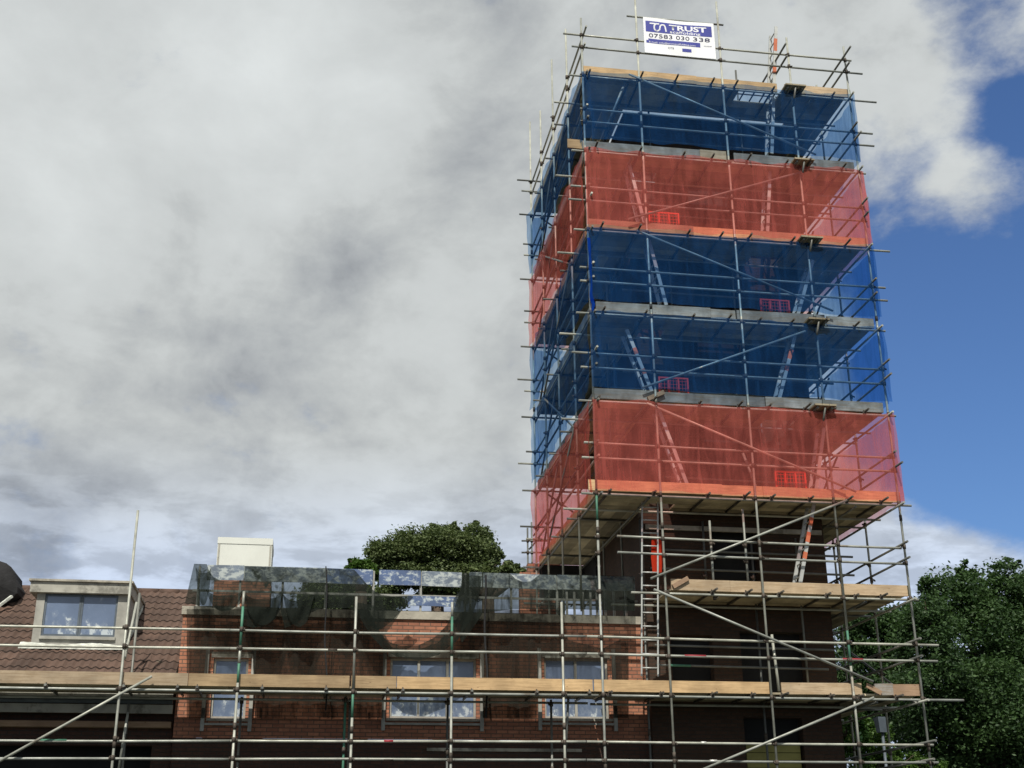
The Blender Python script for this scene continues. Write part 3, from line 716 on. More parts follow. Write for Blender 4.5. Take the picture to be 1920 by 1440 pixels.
# ------------------------------------------------------------------ red barriers
def barrier(px0, px1, k, label):
    x0 = at(px0, {5: 405, 4: 570, 3: 725, 2: 898}[k], Y=24.42).x; x1 = at(px1, {5: 405, 4: 570, 3: 725, 2: 898}[k], Y=24.42).x
    y = 24.42; z = LV[k]+.04; z1 = z+.62
    root = empty('plastic_barrier', ((x0+x1)/2, y, z), label, 'barrier', 'red plastic barriers on the lifts')
    mb = MB(); w = .035
    mb.box(x0, x1, y-.02, y+.02, z1-w, z1); mb.box(x0, x1, y-.018, y+.018, z+.05, z+.05+w)
    for x in (x0, x1-w): mb.box(x, x+w, y-.022, y+.022, z, z1-w-.002)
    mb.build('frame', M['red_plastic'], root)
    for u in (.34, .66):
        mb = MB(); x = x0+(x1-x0)*u; mb.box(x-.014, x+.014, y-.016, y+.016, z+.09, z1-w-.002); mb.build('upright', M['red_plastic'], root)
    mb = MB(); n = 9
    for i in range(n): x = x0+w+(x1-x0-2*w)*(i+.5)/n; mb.bar((x, y, z+.1), (x, y, z1-w-.004), .007, .007)
    for i in range(6): zz = z+.14+(z1-z-.22)*i/5; mb.bar((x0+w, y+.008, zz), (x1-w, y+.008, zz), .007, .007)
    mb.build('mesh_infill', M['red_plastic'], root)
barrier(1216, 1273, 5, 'red barrier behind the upper red net')
barrier(1425, 1480, 4, 'red barrier on the right behind the blue net')
barrier(1235, 1291, 3, 'red barrier on the left in the lower blue lift')
barrier(1453, 1511, 2, 'red barrier behind the lowest red net')
#==PART3==
# ------------------------------------------------------------------ facade scaffold (left run)
FS = empty('facade_scaffold', (-3.2, YF, 0), 'long low run of tube scaffold in front of the tiled roof and brick wall', 'scaffold')
fz = [5.87, 5.53, 4.77, 3.89, 3.56]
for (x, top, gr) in ((-3.21, (258, 957), []), (-1.14, (456.7, 1109), [(4.9, 5.25), (5.55, 6.3)]), (.96, (668.8, 1119), [(4.3, 4.8)]), (2.79, (847.7, 1129), [(5.45, 6.2)]), (4.93, (1052.6, 1129), [])):
    standard(x, YF, 0, at(*top, Y=YF).z, FS, fz, gr)
for x, y, z1, gr in ((-3.2, 25.45, 6.78, []), (-1.1, 25.3, 4.8, []), (.86, 25.0, 4.8, [(2.4, 4.7)]), (.96, 25.3, 4.8, []), (2.83, 25.05, 4.8, []), (4.88, 25.1, 4.8, [])):
    standard(x, y, 0, z1, FS, (4.72,), gr, dark=not gr)
for (a, b, bd) in (((-90, 1172.4), (1098, 1193), []), ((-90, 1208), (1098, 1225.6), [(.575, .59, 1)]), ((-90, 1388), (1098, 1390.6), [(.13, .17, 2), (.665, .68, 3)]), ((-90, 1422.5), (1098, 1425), [(.665, .68, 1)])):
    pa, pb = at(*a, Y=YR), at(*b, Y=YR)
    for u0, u1 in ((0, .42), (.4205, .78), (.7805, 1)):
        rail(pa.lerp(pb, u0), pa.lerp(pb, u1), FS, bend=random.uniform(-.012, .012), bands=[((t0-u0)/(u1-u0), (t1-u0)/(u1-u0), m) for t0, t1, m in bd if u0 < t0 and t1 < u1])
rail((-9.2, YF+.055, 4.77), (5.62, YF+.055, 4.77), FS, 'ledger', bend=.01); rail((-9.2, YI-.15, 4.74), (5.62, YI-.25, 4.74), FS, 'ledger')
rail((-9.2, YF+.055, 2.77), (5.62, YF+.055, 2.77), FS, 'ledger')
for px in (85, 232, 333, 370, 492, 612, 727, 756, 885, 1007, 1105):
    x = at(px, 1285, Y=YF).x; mb = MB(); mb.m = 4; mb.tube((x, YF-.03, 4.817), (x, YI+.02, 4.817), .0242, 8); coupler(mb, (x, YF+.04, 4.80), 'y'); mb.build('transom', TM, FS, smooth=True)
rail(at(-8, 1431, Y=YD), at(285, 1268, Y=YD), FS, 'diagonal_brace')
rail(at(240, 1335, Y=24.7), at(222, 1446, Y=24.7), FS, 'diagonal_brace'); rail(at(1067.5, 1272, Y=24.5), at(1059, 1440, Y=24.5), FS, 'diagonal_brace', dark=True)
rail(at(256, 1130, Y=25.2), at(234, 1235, Y=24.3), FS, 'diagonal_brace')
mb = MB(); planks(mb, -9.2, A+.08, YF+.13, YI, 4.845, 'x'); mb.build('deck_boards', M['deck'], FS, shade=True)
for n_, (p0, p1, mt) in enumerate(((-95, 352, WP), (353.5, 655, WO), (659, 743, WO), (744.5, 1111, WO))):
    x0 = at(p0, 1274, Y=YF+.09).x; x1 = at(p1, 1280, Y=YF+.09).x; dy = .012*(n_ % 2)
    mb = MB(); mb.box(x0, x1, YF+.07+dy, YF+.108+dy, 4.848, 5.072); mb.build('toe_board', M[mt], FS)

# ------------------------------------------------------------------ flat roofed brick building
YW = 25.7; WX0, WX1 = -2.36, BX0-.02
FB = empty('brick_building', (2.3, YW, 0), 'flat roofed red brick building with boarded windows and a concrete coping', 'building')
zc0, zc1 = at(600, 1158, Y=YW).z, at(600, 1142, Y=YW-.05).z
WN = [(397, 463), (731, 893), (1021, 1141)]
wh = []
for a, b in WN:
    wh.append((at(a, 1290, Y=YW).x, at(b, 1290, Y=YW).x, at((a+b)/2, 1347, Y=YW).z, at((a+b)/2, 1234, Y=YW).z))
mb = MB(); holed_wall(mb, WX0, WX1, zc0-2.35, zc0, YW, .09, wh)
mb.face([(WX0, YW, 0), (WX0, YW, zc0), (WX0, 31.5, zc0), (WX0, 31.5, 0)])
mb.build('upper_wall', M['brick'], FB)
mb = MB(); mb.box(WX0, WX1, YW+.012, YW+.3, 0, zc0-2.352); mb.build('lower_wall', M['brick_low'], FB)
mb = MB(); mb.box(WX0-.03, WX1, YW-.05, YW+.32, zc0+.002, zc1); mb.build('coping', M['concrete'], FB)
mb = MB(); mb.box(WX0, WX1, YW+.33, 31.5, zc0-.25, zc0-.05); mb.build('flat_roof', M['fascia'], FB)
for (x0, x1, z0, z1), n_ in zip(wh, (1, 3, 2)):
    mb = MB(); fr = .045; y0 = YW+.075; y1 = YW+.13
    mb.box(x0, x1, y0, y1, z0, z0+fr); mb.box(x0, x1, y0, y1, z1-fr, z1)
    mb.box(x0, x0+fr, y0, y1, z0+fr+.001, z1-fr-.001); mb.box(x1-fr, x1, y0, y1, z0+fr+.001, z1-fr-.001)
    for i in range(1, n_):
        xm = x0+(x1-x0)*i/n_; mb.box(xm-.025, xm+.025, y0+.004, y1, z0+fr+.001, z1-fr-.001)
    w = mb.build('window', M['paint'], FB)
    for i in range(n_):
        a, b = x0+(x1-x0)*i/n_, x0+(x1-x0)*(i+1)/n_
        g = MB(); g.box(a+.03, b-.03, y0+.03, y0+.036, z0+.03, z1-.03); g.v = [(v[0], v[1], v[2]-z0) for v in g.v]; go = g.build('pane', M['glass'], w); go.location.z = z0; go.data.transform(Matrix.Translation((0, 0, 0)))
    g = MB(); g.box(x0-.06, x1+.06, YW-.05, YW+.08, z0-.055, z0-.004); g.build('sill', M['concrete'], w)
    g = MB(); g.box(x0-.05, x1+.05, YW-.012, YW-.002, z1+.01, z1+.12); g.build('lintel', M['fascia'], w)
    for x in (x0-.12, x1+.10):
        g = MB(); g.box(x-.035, x+.035, YW-.13, YW-.07, z0-.25, z1+.17); g.build('guard_post', M['lead'], w)
    g = MB(); g.box(x0-.16, x1+.14, YW-.12, YW-.08, z0-.14, z0-.10); g.build('guard_bar', M['lead'], w)
    if n_ > 1:
        g = MB(); xx = x1-.38 if n_ == 3 else x0+.02; g.box(xx, xx+.36, YW-.03, YW-.013, z1-.01, z1+.035); g.build('vent', M['cover'], w)
for x0, x1, z0, z1 in [(-1.9, 1.2, .3, 3.2), (1.6, 4.2, .3, 3.2), (4.6, 6.6, .3, 3.2)]:
    mb = MB(); mb.box(x0, x1, YW+.0, YW+.010, z0, z1); mb.build('shop_window', M['dark'], FB)
mb = MB(); mb.box(2.5, 5.6, YW-.03, YW+.01, 3.86, 3.92); mb.build('ledge', M['concrete'], FB)
# ------------------------------------------------------------------ parapet screen of peeling panels
PY = YW+.18
PS = empty('parapet_screen', (2.3, PY, zc1), 'rail of peeling blue and grey panels along the flat roof edge', 'railing')
zt_ = at(600, 1065, Y=PY).z; zb_ = at(600, 1093, Y=PY).z
for a, b, mt, dz in ((388, 457, 'panel_grey', 0), (458.5, 612, 'panel_grey', 0), (613.5, 699, 'panel_blue', 0), (711, 789, 'panel_blue', 0), (791, 866, 'panel_grey', 0), (880, 904, 'panel_grey', 0), (906, 954, 'panel_grey', 0),
                    (955.5, 1043, 'panel_grey', 0), (1045, 1190, 'panel_grey', 0), (766, 862, 'panel_blue', -.52)):
    x0, x1 = at(a, 1080, Y=PY).x, at(b, 1080, Y=PY).x; e = random.uniform(-.012, .012); h = zt_-zb_ if dz == 0 else .20
    mb = MB(); mb.hexa([(x0, PY, zt_-h+dz), (x1, PY, zt_-h+dz+e), (x1, PY+.03, zt_-h+dz+e), (x0, PY+.03, zt_-h+dz), (x0, PY, zt_+dz), (x1, PY, zt_+dz+e), (x1, PY+.03, zt_+dz+e), (x0, PY+.03, zt_+dz)])
    o = mb.build('panel', M[mt], PS)
for px in (372, 450, 530, 611, 700, 789, 872, 882, 958, 1044, 1062, 1076, 1092, 1106, 1118, 1134, 1150, 1172):
    x = at(px, 1100, Y=PY+.06).x; mb = MB(); mb.box(x-.022, x+.022, PY+.035, PY+.08, zc1, zt_-.02); mb.build('post', M['lead'], PS)
for px in (1010, 1040, 1070, 1096):
    mb = MB(); a = at(px, 1138, Y=PY+.2); b = at(px+34, 1095, Y=PY+.2); mb.bar(a, b, .03, .03); mb.build('strut', M['lead'], PS)
mb = MB(); x0, x1 = at(360, 1110, Y=PY).x, WX1-.05
for z in (at(600, 1111, Y=PY).z,): mb.box(x0, x1, PY+.082, PY+.11, z-.022, z+.022)
mb.build('mid_rail', M['lead'], PS); mb = MB(); mb.box(x0, x1, PY+.082, PY+.12, zc1+.01, zc1+.07); mb.build('bottom_rail', M['tarp'], PS)
# ------------------------------------------------------------------ black net draped over the screen
top = [(347, 1129), (364, 1057), (388, 1058), (391, 1068), (400, 1082), (415, 1089), (432, 1091), (450, 1090), (456.5, 1088), (458.5, 1061), (600, 1066), (612, 1065), (664, 1068), (668, 1072), (680, 1086), (692, 1100), (702, 1108), (715, 1115), (735, 1118),
       (755, 1117), (774, 1117), (776, 1141), (848, 1141), (850, 1124), (862, 1108), (868, 1074), (876, 1073), (950, 1074), (957, 1076), (966, 1085), (980, 1091), (995, 1090), (1008, 1080), (1012, 1077), (1100, 1078), (1190, 1081)]
bot = [(347, 1131), (380, 1136), (400, 1140), (420, 1146), (440, 1139), (452, 1131), (456, 1172), (475, 1177), (495, 1174), (515, 1161), (526, 1142), (534, 1178), (556, 1168), (580, 1150), (604, 1140), (620, 1141), (655, 1140), (672, 1150), (690, 1172), (706, 1182), (718, 1178), (735, 1164), (750, 1148), (765, 1130), (774, 1121), (776, 1141.5), (848, 1141.5), (850, 1165), (866, 1205), (885, 1180), (905, 1150),
       (960, 1142), (1040, 1143), (1052, 1160), (1062, 1142), (1100, 1143), (1190, 1146)]
mb = MB(); xs = sorted(set(np.arange(347, 1190, 4).tolist()+[p[0] for p in top]+[p[0] for p in bot])); NZ = 14
tx, ty = zip(*top); bx, by = zip(*bot)
def net_y(py, px): return 25.72-.66*min(1, max(0, (py-1058)/62))**.7+.05*math.sin(px*.085)*min(1, max(0, (py-1070)/50))+.02*math.sin(px*.31+py*.05)
for x in xs:
    a, b = np.interp(x, tx, ty), np.interp(x, bx, by)
    for j in range(NZ+1):
        py = a+(b-a)*j/NZ; p = at(x, py, Y=net_y(py, x)); mb.v.append(tuple(p))
base = len(mb.v)
for i in range(len(xs)-1):
    if 775 < xs[i] < 848: continue
    for j in range(NZ):
        a = i*(NZ+1)+j; mb.f.append((a, a+1, a+NZ+2, a+NZ+1)); mb.mi.append(0); mb.col.append(1)
for (a_, b_, yt, yb, dy) in ((367, 396, 1076, 1137, .06), (386, 457, 1118, 1148, .05), (456, 531, 1124, 1174, .06), (531, 590, 1128, 1177, .05)):
    n_ = 20; st = len(mb.v)                                       # loose double thickness hanging in swags
    for i in range(n_+1):
        u = i/n_; w = 1-(2*u-1)**2; x = a_+(b_-a_)*u; y0_ = yt-14*(1-w)+2*math.sin(u*9); y1_ = y0_+(yb-yt)*(.06+.94*w**.8)
        for j in range(7): py = y0_+(y1_-y0_)*j/6; mb.v.append(tuple(at(x, py, Y=net_y(py, x)-dy-.03*math.sin(u*12+j))))
    for i in range(n_):
        for j in range(6): k_ = st+i*7+j; mb.f.append((k_, k_+1, k_+8, k_+7)); mb.mi.append(0); mb.col.append(1)
UB = [((664, 1128), (752, 1146)), ((676, 1160), (738, 1168)), ((694, 1190), (722, 1190)), ((716, 1214), (730, 1204)), ((745, 1232), (752, 1211)), ((785, 1238), (785, 1210)), ((822, 1228), (815, 1195)), ((858, 1200), (838, 1172)), ((884, 1160), (852, 1140)), ((900, 1110), (864, 1105)), ((904, 1080), (870, 1078))]
st = len(mb.v)  # U band: sagging net and the shadow round the lit patch in one shape
for i in range(41):
    u = i/40*(len(UB)-1); k_ = min(int(u), len(UB)-2); f_ = u-k_
    o_ = [UB[k_][0][j]*(1-f_)+UB[k_+1][0][j]*f_ for j in (0, 1)]; n_i = [UB[k_][1][j]*(1-f_)+UB[k_+1][1][j]*f_ for j in (0, 1)]
    for j in range(6):
        x = o_[0]+(n_i[0]-o_[0])*j/5; py = o_[1]+(n_i[1]-o_[1])*j/5; mb.v.append(tuple(at(x, py, Y=25.02+.02*math.sin(i*.6+j*1.3))))
for i in range(40):
    for j in range(5): k_ = st+i*6+j; mb.f.append((k_, k_+1, k_+7, k_+6)); mb.mi.append(0); mb.col.append(1)
tn_ = MB(); xs2 = list(range(350, 1180, 4)); ttx, tty = zip(*[(350, 1142), (690, 1142), (706, 1176), (735, 1214), (775, 1222), (820, 1205), (845, 1180), (862, 1150), (880, 1142), (1055, 1144), (1064, 1200), (1130, 1216), (1180, 1190)])  # added veil that dims the wall, cut away round the sunlit patch
btx, bty = zip(*[(350, 1346), (388, 1346), (390, 1226), (474, 1226), (476, 1346), (718, 1346), (720, 1236), (902, 1236), (904, 1346), (1008, 1346), (1010, 1240), (1148, 1240), (1150, 1346), (1180, 1346)])
for x in xs2:
    a = np.interp(x, ttx, tty); b = np.interp(x, btx, bty)
    for j in range(9): py = a+(b-a)*j/8; tn_.v.append(tuple(at(x, py, Y=25.50+.025*math.sin(x*.11+py*.02)+.01*math.sin(x*.37))))
for i in range(len(xs2)-1):
    for j in range(8): k_ = i*9+j; tn_.f.append((k_, k_+1, k_+10, k_+9)); tn_.mi.append(0); tn_.col.append(1)
solo(tn_, 'debris_net', M['net_thin'], 'thin dark netting hanging in front of the red brick wall', 'debris net')
o = solo(mb, 'draped_net', M['net_black'], 'black netting sagging in swags over the panels on the flat roof edge', 'debris net'); o.data.polygons.foreach_set('use_smooth', [True]*len(o.data.polygons))
for n_, (x, y0, y1, w, lb) in enumerate(((611, 1062, 1332, .014, 'thin dark rope hanging down the brick wall between the small and wide windows'), (909, 1078, 1345, .02, 'thicker frayed dark rope hanging between the two wider windows'))):
    mb = MB(); P = [at(x+2*math.sin(k*.8+n_)+(k/12)*4*n_, y0+(y1-y0)*k/12, Y=25.03-.0*k) for k in range(13)]
    for a, b in zip(P, P[1:]): mb.tube(a, b, w, 6)
    solo(mb, 'hanging_rope', M['tarp'], lb, 'rope')

# ------------------------------------------------------------------ tiled roof house with dormer
TH = empty('tiled_roof_house', (-5.5, 25.9, 0), 'building with a brown tiled roof and a flat topped dormer window', 'house')
RZ = lambda y: 5.34+(y-25.7)*.60
EY, RY_, g_ = 25.36, 29.55, .318
mb = MB(); nC = int((RY_-EY)/g_)+1; X0, X1 = -9.6, WX0-.03; per = .158; nx = int((X1-X0)/per*6)
for c in range(nC):
    y0 = EY+c*g_; y1 = min(y0+g_+.04, RY_)
    rowj = random.uniform(-.004, .004); js = [random.uniform(-.006, .006) for _ in range(100)]; cs = [random.uniform(.72, 1.2) for _ in range(100)]
    def h(x): 
        q = ((x-X0)/per) % 1; return .034*(0.5+.5*math.cos(2*math.pi*q))
    for i in range(nx):
        xa, xb = X0+(X1-X0)*i/nx, X0+(X1-X0)*(i+1)/nx; ti = int((xa-X0)/(2*per)) % 100; mb.c = cs[ti]
        za, zb = h(xa)+js[ti]+.03, h(xb)+js[ti]+.03
        p = [(xa, y0, RZ(y0)+za), (xb, y0, RZ(y0)+zb), (xb, y1, RZ(y1)+zb-.026), (xa, y1, RZ(y1)+za-.026)]
        mb.face(p); mb.c = .22; mb.face([(xa, y0+.004, RZ(y0)-.012), (xb, y0+.004, RZ(y0)-.012), p[1], p[0]])  # butt faces painted dark as the shadow line under each tile course
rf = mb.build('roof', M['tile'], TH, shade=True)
mb = MB(); mb.box(X0, X1, EY+.03, EY+.05, RZ(EY)-.35, RZ(EY)); mb.face([(X0, EY+.05, RZ(EY)-.03), (X1, EY+.05, RZ(EY)-.03), (X1, RY_, RZ(RY_)-.03), (X0, RY_, RZ(RY_)-.03)])
mb.face([(X0, RY_, RZ(RY_)), (X1, RY_, RZ(RY_)), (X1, 33.8, 5), (X0, 33.8, 5)]); mb.build('roof_boarding', M['fascia'], TH)
mb = MB(); n = 16
for i in range(n):
    a, b = X0+(X1-X0)*i/n, X0+(X1-X0)*(i+1)/n; mb.tube((a+.004, RY_+.02, RZ(RY_)-.02), (b-.004, RY_+.02, RZ(RY_)-.02), .105, 12)
mb.build('ridge_tiles', M['ridge'], rf, smooth=True)
# white mortar line where the roof meets the left chimney
mb = MB(); mb.box(-9.6, X1, 25.5, 25.56, 4.50, 4.66); mb.build('eaves_board', M['fascia'], TH)
mb = MB(); mb.tube((-9.6, 25.42, 4.72), (X1, 25.42, 4.72), .055, 10); mb.build('gutter', M['lampgrey'], TH, smooth=True)
mb = MB(); mb.box(-9.6, X1, 25.9, 26.2, 3.95, 5.1); mb.box(-2.75, WX0-.02, 25.88, 26.2, 0, 3.948); mb.build('front_wall', M['brick_low'], TH)
mb = MB(); mb.box(-9.6, X1-.02, 25.7, 25.88, 4.26, 4.37); mb.build('beam', M['wood_brown'], TH)
mb = MB(); mb.box(-9.6, -2.76, 26.5, 26.55, 0, 4.4); mb.build('shop_glass', M['dark'], TH)
# dormer
DY = 26.6; dx0, dx1 = -5.34, -3.54; dz0 = RZ(DY)-.02; dz1 = at(150, 1112, Y=DY-.1).z; dz2 = at(150, 1088, Y=DY-.1).z
mb = MB()                                                       # cheeks and front boards
px0 = at(81, 1150, Y=DY).x; px1 = at(219, 1150, Y=DY).x; pz0 = at(150, 1193, Y=DY).z; pz1 = dz1-.01
mb.box(dx0, px0, DY, DY+.06, dz0, dz1); mb.box(px1, dx1, DY, DY+.06, dz0, dz1); mb.box(px0+.001, px1-.001, DY+.004, DY+.06, dz0, pz0)
for x in (dx0, dx1-.05):
    ye = 25.7+(dz1-5.34)/.6
    mb.v += []; mb.hexa([(x, DY+.062, dz0), (x+.05, DY+.062, dz0), (x+.05, ye, dz1), (x, ye, dz1), (x, DY+.062, dz1), (x+.05, DY+.062, dz1), (x+.05, ye, dz1+.002), (x, ye, dz1+.002)])
dm = mb.build('dormer', M['paint'], TH)
mb = MB(); xa, xb = dx0-.13, dx1+.04; ye = 25.7+(dz2-5.34)/.6
mb.box(xa, xb, DY-.12, ye, dz1+.001, dz2-.045); mb.build('fascia', M['fascia'], dm)
mb = MB(); mb.box(xa-.03, xb+.03, DY-.17, ye, dz2-.043, dz2); mb.build('dormer_roof', M['concrete'], dm)
xm = (px0+px1)/2
mb = MB(); f_ = .04
for a, b in ((px0, xm), (xm, px1)):
    mb.box(a+.002, b-.002, DY+.02, DY+.055, pz0, pz0+f_); mb.box(a+.002, b-.002, DY+.02, DY+.055, pz1-f_, pz1); mb.box(a+.002, a+f_, DY+.02, DY+.055, pz0+f_, pz1-f_); mb.box(b-f_, b-.002, DY+.02, DY+.055, pz0+f_, pz1-f_)
mb.build('window_frame', M['lampgrey'], dm)
for a, b in ((px0, xm), (xm, px1)):
    g = MB(); g.box(a+.03, b-.03, DY+.035, DY+.04, .03, pz1-pz0-.03); go = g.build('pane', M['glass'], dm); go.location.z = pz0; 
mb = MB(); mb.box(px0-.02, px1+.02, DY-.05, DY+.0, pz0-.07, pz0-.01); mb.build('sill', M['paint'], dm)
mb = MB(); zz = RZ(DY-.16)
nn = 40; P = []
for i in range(nn+1):
    x = dx0-.2+(dx1-dx0+.22)*i/nn; j = .004*math.sin(i*1.7)+.02*math.sin(i*.25+1)
    P.append([(x, DY-.20+j, RZ(DY-.2)+.085), (x, DY-.02, dz0+.10+j), (x, DY+.0, dz0)])
for a, b in zip(P, P[1:]):
    mb.face([a[0], b[0], b[1], a[1]]); mb.face([(a[0][0], a[0][1], a[0][2]-.02), (b[0][0], b[0][1], b[0][2]-.02), b[0], a[0]])
mb.build('mortar_apron', M['mortar'], dm)
mb = MB()
for i in range(12):
    a = DY+(28.6-DY)*i/12; b = DY+(28.6-DY)*(i+1)/12; mb.bar((dx1+.03+.012*math.sin(i*2), a, RZ(a)+.06), (dx1+.03+.012*math.sin(i*2+2), b, RZ(b)+.06), .07, .035)
mb.build('mortar_fillet', M['mortar'], dm)
# wrapped chimney at the far left
mb = MB(); prof = [(-60, 1052), (-30, 1049), (0, 1052), (12, 1056), (21, 1063), (27, 1073), (29, 1085), (33, 1100), (32, 1112), (8, 1132), (-60, 1150)]
for (ya, yb) in ((28.2, 29.6),):
    P0 = [at(x, y, Y=28.4) for x, y in prof]; P1 = [p+Vector((random.uniform(-.03, .03), .9, .0)) for p in P0]; Pm = [p+Vector((-.03 if i > 3 else 0, -.10+.05*math.sin(i*2), -.02)) for i, p in enumerate(P0)]
    c_ = at(-10, 1095, Y=28.25)
    for i in range(len(P0)-1):
        mb.face([P0[i], P0[i+1], P1[i+1], P1[i]]); mb.face([c_, P0[i+1], P0[i]])
solo(mb, 'wrapped_chimney', M['tarp'], 'chimney wrapped in black sheeting at the far left end of the roof', 'chimney')
mb = MB(); mb.bar(at(-10, 1142, Y=28.0), at(22, 1118, Y=28.3), .06, .05); mb.build('mortar_fillet', M['mortar'], TH)

# ------------------------------------------------------------------ things behind the flat roof
CH = empty('chimney_stack', (at(457, 1060, Y=31).x, 31, 0), 'brick stack behind the panels topped by a white box cover', 'chimney')
x0, x1 = at(404, 1060, Y=31).x, at(510, 1060, Y=31).x
zc = at(457, 1062, Y=31).z; zt = at(457, 1009, Y=31).z
mb = MB(); mb.box(x0, x1, 31, 32.2, 4, zc-.3); mb.build('stack', M['brick'], CH)
mb = MB(); mb.box(x0+.02, x1-.02, 30.97, 32.25, zc-.298, zt-.16)
mb.build('cover', M['cover'], CH)
mb = MB(); mb.box(x0+.01, x1-.01, 30.955, 32.26, zt-.158, zt); mb.build('cover_lid', M['cover'], CH)
for u in (.04, .955):
    mb = MB(); x = x0+(x1-x0)*u; mb.box(x-.02, x+.02, 30.955, 30.968, zc-.29, zt-.162); mb.build('cover_trim', M['fascia'], CH)
BW = MB(); P = [at(975, 1076, Y=33), at(1010, 1080, Y=33)]
BW.box(P[0].x, P[1].x+.6, 33, 33.25, 3, P[0].z+.05); BW.box(at(990, 1070, Y=33).x, P[1].x+.6, 33.002, 33.24, P[0].z+.052, P[0].z+.3); BW.build
solo(BW, 'gable_wall', M['brick'], 'stepped brick gable top just left of the tower foot', 'wall')
RS = empty('rear_scaffold', (at(993, 1040, Y=33.5).x, 33.5, 0), 'pair of dark scaffold posts with rails behind the left foot of the tower', 'scaffold')
for px, py, yy in ((989, 990, 33.4), (996.5, 979, 33.9)):
    p = at(px, py, Y=yy); standard(p.x, yy, 3, p.z, RS, (at(990, 1014, Y=yy).z, at(990, 1036, Y=yy).z), dark=True)
for py in (1014, 1036): rail(at(978, py, Y=33.45), at(1030, py, Y=33.45), RS, dark=True)
rail(at(1000, 1005, Y=33.5), at(1030, 962, Y=33.5), RS, 'diagonal_brace', dark=True); rail(at(992, 1030, Y=33.5), at(1012, 1008, Y=33.5), RS, 'diagonal_brace', dark=True)
# lamp post among the trees
p = at(1650, 1345, Y=30); LP = empty('lamp_post', (p.x, 30, 0), 'dark box headed lamp post seen through the scaffold by the light green bush', 'lamp post')
mb = MB(); mb.tube((p.x+.02, 30, 0), (p.x+.02, 30, p.z-.3), .05, 10, .035); mb.build('pole', M['lampgrey'], LP, smooth=True)
mb = MB(); z = p.z; mb.hexa([(p.x-.08, 29.9, z-.36), (p.x+.1, 29.9, z-.36), (p.x+.1, 30.1, z-.36), (p.x-.08, 30.1, z-.36), (p.x-.12, 29.86, z), (p.x+.14, 29.86, z), (p.x+.14, 30.14, z), (p.x-.12, 30.14, z)]); mb.build('lamp_head', M['lampgrey'], LP)

# ------------------------------------------------------------------ trees
def leaves(P, size, up_bias=.35):
    n = len(P); a = rng.normal(size=(n, 3)); a[:, 2] *= .6; a /= np.linalg.norm(a, axis=1)[:, None]
    nrm = rng.normal(size=(n, 3)); nrm[:, 2] += up_bias*3; b = np.cross(nrm, a); b /= np.linalg.norm(b, axis=1)[:, None]+1e-9
    s = size*rng.uniform(.6, 1.4, size=(n, 1)); w = s*.52
    q = np.stack([P-a*s, P-a*s*.1+b*w, P+a*s, P-a*s*.1-b*w], 1).reshape(-1, 3)
    return q
def make_tree(name, label, cat, blobs, Y, base_px, n_leaf, size, m, group=None, z_base=0., dens=1.):
    cs = []
    for (px, py, rx, rz, *dy) in blobs:
        yy = Y+(dy[0] if dy else 0); c = at(px, py, Y=yy); k = (c-CAM).dot(fw)/F_PX; cs.append((c, rx*k, rz*k))
    bx_ = at(base_px, 1400, Y=Y).x
    root = empty(name, (bx_, Y, z_base), label, cat, group)
    vol = np.array([rx*rz for _, rx, rz in cs]); cnt = (n_leaf*vol/vol.sum()).astype(int); allp = []
    cl_cent = []
    for (c, rx, rz), n in zip(cs, cnt):
        K = max(10, int(n/130)); d = rng.normal(size=(K, 3)); d /= np.linalg.norm(d, axis=1)[:, None]; rad = rng.uniform(.35, 1.12, size=(K, 1))**.7
        ry = (rx+rz)/2
        cc = np.array(c)+d*rad*np.array([rx, ry, rz])*.92
        cl_cent.append(cc)
        idx = rng.integers(0, K, n); sg = np.minimum(.26*min(rx, rz), .42)*rng.uniform(.4, 1.25, size=(K, 1))
        allp.append(cc[idx]+np.clip(rng.normal(size=(n, 3)), -1.7, 1.7)*sg[idx]*np.array([1, 1, .6]))
    P = np.concatenate(allp); q = leaves(P, size)-np.array([bx_, Y, z_base])
    me = bpy.data.meshes.new('crown'); N = len(P)
    me.vertices.add(4*N); me.vertices.foreach_set('co', q.ravel()); me.loops.add(4*N); me.polygons.add(N)
    me.loops.foreach_set('vertex_index', np.arange(4*N)); me.polygons.foreach_set('loop_start', np.arange(0, 4*N, 4)); me.update(); me.validate()
    me.materials.append(M[m]); o = bpy.data.objects.new('crown', me); C.objects.link(o); o.parent = root
    cmid = sum((c for c, _, _ in cs), Vector())/len(cs); zmin = min(c.z-rz for c, _, rz in cs)
    mb = MB(); r0_ = .12+.02*(cmid.z-z_base); fork = Vector((bx_*.4+cmid.x*.6, Y, max(z_base+.6, min(zmin+.8, cmid.z-.8))))
    P_ = [Vector((bx_, Y, z_base-.05)), Vector((bx_, Y, z_base)).lerp(fork, .5)+Vector((.08, .05, 0)), fork]
    mb.tube(P_[0], P_[1], r0_, 10, r0_*.82); mb.tube(P_[1], P_[2], r0_*.82, 10, r0_*.62)
    for (c, rx, rz) in cs[:10]:
        mid = fork.lerp(c, .55)+Vector((random.uniform(-.2, .2), random.uniform(-.2, .2), .15)); mb.tube(fork, mid, r0_*.5, 8, r0_*.28); mb.tube(mid, c, r0_*.28, 6, r0_*.1)
        for _ in range(4): mb.tube(c.lerp(mid, .3), c+Vector((random.uniform(-1, 1)*rx*.8, random.uniform(-.6, .6)*rx, random.uniform(-.3, .9)*rz)), r0_*.12, 5, r0_*.03)
    mb.build('trunk', M['bark'], root, smooth=True)
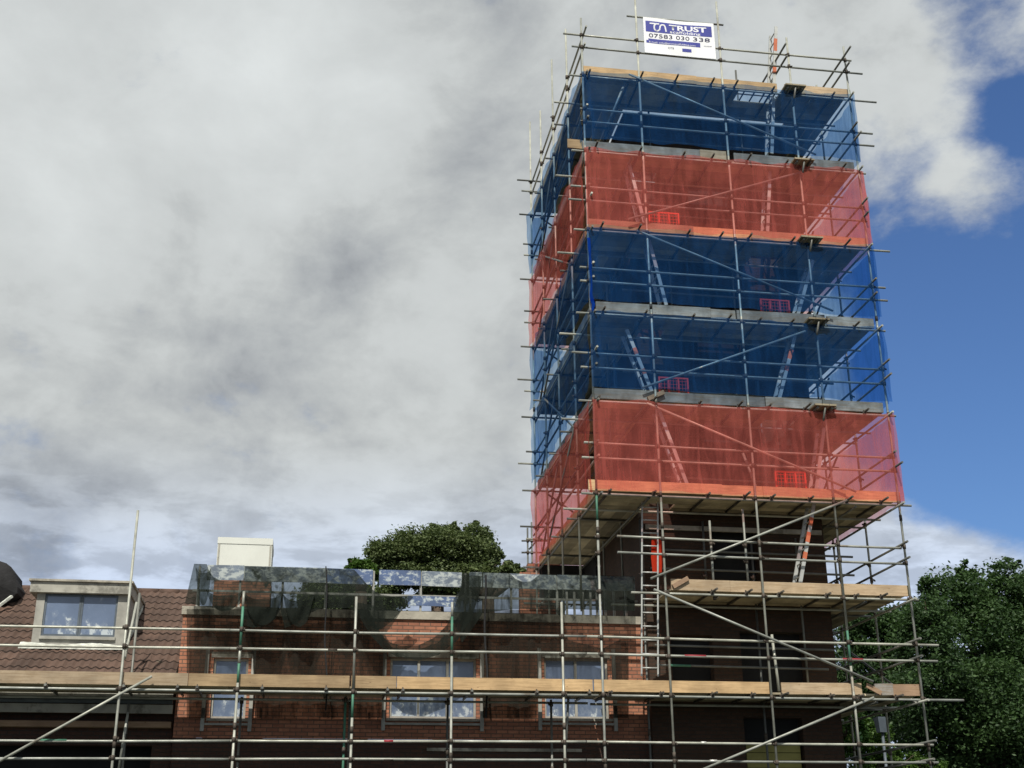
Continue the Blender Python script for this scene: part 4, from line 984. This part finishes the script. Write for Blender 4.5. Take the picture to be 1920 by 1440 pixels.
make_tree('broadleaf_tree', 'large dark tree filling the right edge of the view', 'tree',
          [(1800, 1125, 62, 62), (1893, 1118, 62, 62), (1742, 1190, 62, 72, -1), (1850, 1200, 100, 80), (1925, 1230, 80, 90), (1760, 1290, 90, 80, -1), (1850, 1320, 100, 90, -1), (1930, 1350, 90, 90, -1), (1750, 1400, 80, 80), (1850, 1430, 110, 80), (1960, 1150, 70, 80), (1950, 1450, 100, 80),
           (1803, 1064, 20, 14), (1888, 1056, 28, 13), (1742, 1105, 24, 20), (1722, 1150, 20, 20), (1868, 1085, 14, 12), (1825, 1080, 16, 14)], 32, 1860, 150000, .052, 'leaf_dark')
make_tree('broadleaf_tree', 'tree behind the right hand bays of the scaffold', 'tree',
          [(1660, 1200, 55, 60), (1610, 1190, 50, 55), (1700, 1170, 45, 50), (1640, 1280, 70, 60), (1590, 1290, 50, 70), (1700, 1270, 60, 60), (1610, 1110, 30, 16), (1590, 1360, 60, 60), (1700, 1350, 60, 50)], 37, 1650, 60000, .058, 'leaf_dark')
make_tree('shrub', 'sunlit light green bush low behind the scaffold', 'bush', [(1628, 1385, 40, 42), (1600, 1420, 40, 40), (1650, 1430, 46, 30), (1700, 1432, 50, 26), (1740, 1440, 40, 20), (1585, 1370, 26, 40)], 31, 1630, 18000, .045, 'leaf_light')
make_tree('round_tree', 'big rounded dense tree behind the flat roof', 'tree',
          [(735, 1045, 45, 38), (780, 1030, 45, 40), (832, 1025, 48, 42), (882, 1030, 42, 42), (900, 1050, 30, 40), (760, 1080, 60, 30), (830, 1085, 60, 40), (890, 1090, 50, 36), (765, 1009, 20, 12), (823, 990, 12, 12), (853, 992, 10, 11), (882, 992, 13, 10), (904, 998, 12, 12), (800, 1000, 16, 10), (915, 1020, 12, 24), (715, 1052, 34, 24), (925, 1040, 16, 22), (845, 984, 8, 12), (812, 990, 10, 10), (893, 985, 10, 9), (700, 1130, 60, 40), (640, 1120, 50, 36), (600, 1130, 40, 40)], 47, 830, 150000, .055, 'leaf_mid')
make_tree('small_tree', 'olive green small tree peeping over the panels left of the big rounded tree', 'tree', [(665, 1062, 18, 16), (672, 1066, 18, 14), (688, 1058, 14, 12), (656, 1075, 12, 12), (690, 1080, 26, 18)], 44, 672, 9000, .07, 'leaf_light')
make_tree('small_tree', 'lighter green low tree between the big rounded tree and the tower', 'tree', [(880, 1075, 28, 18), (915, 1072, 28, 18), (948, 1072, 26, 18), (975, 1085, 16, 16), (840, 1088, 26, 16)], 43, 920, 16000, .07, 'leaf_mid')
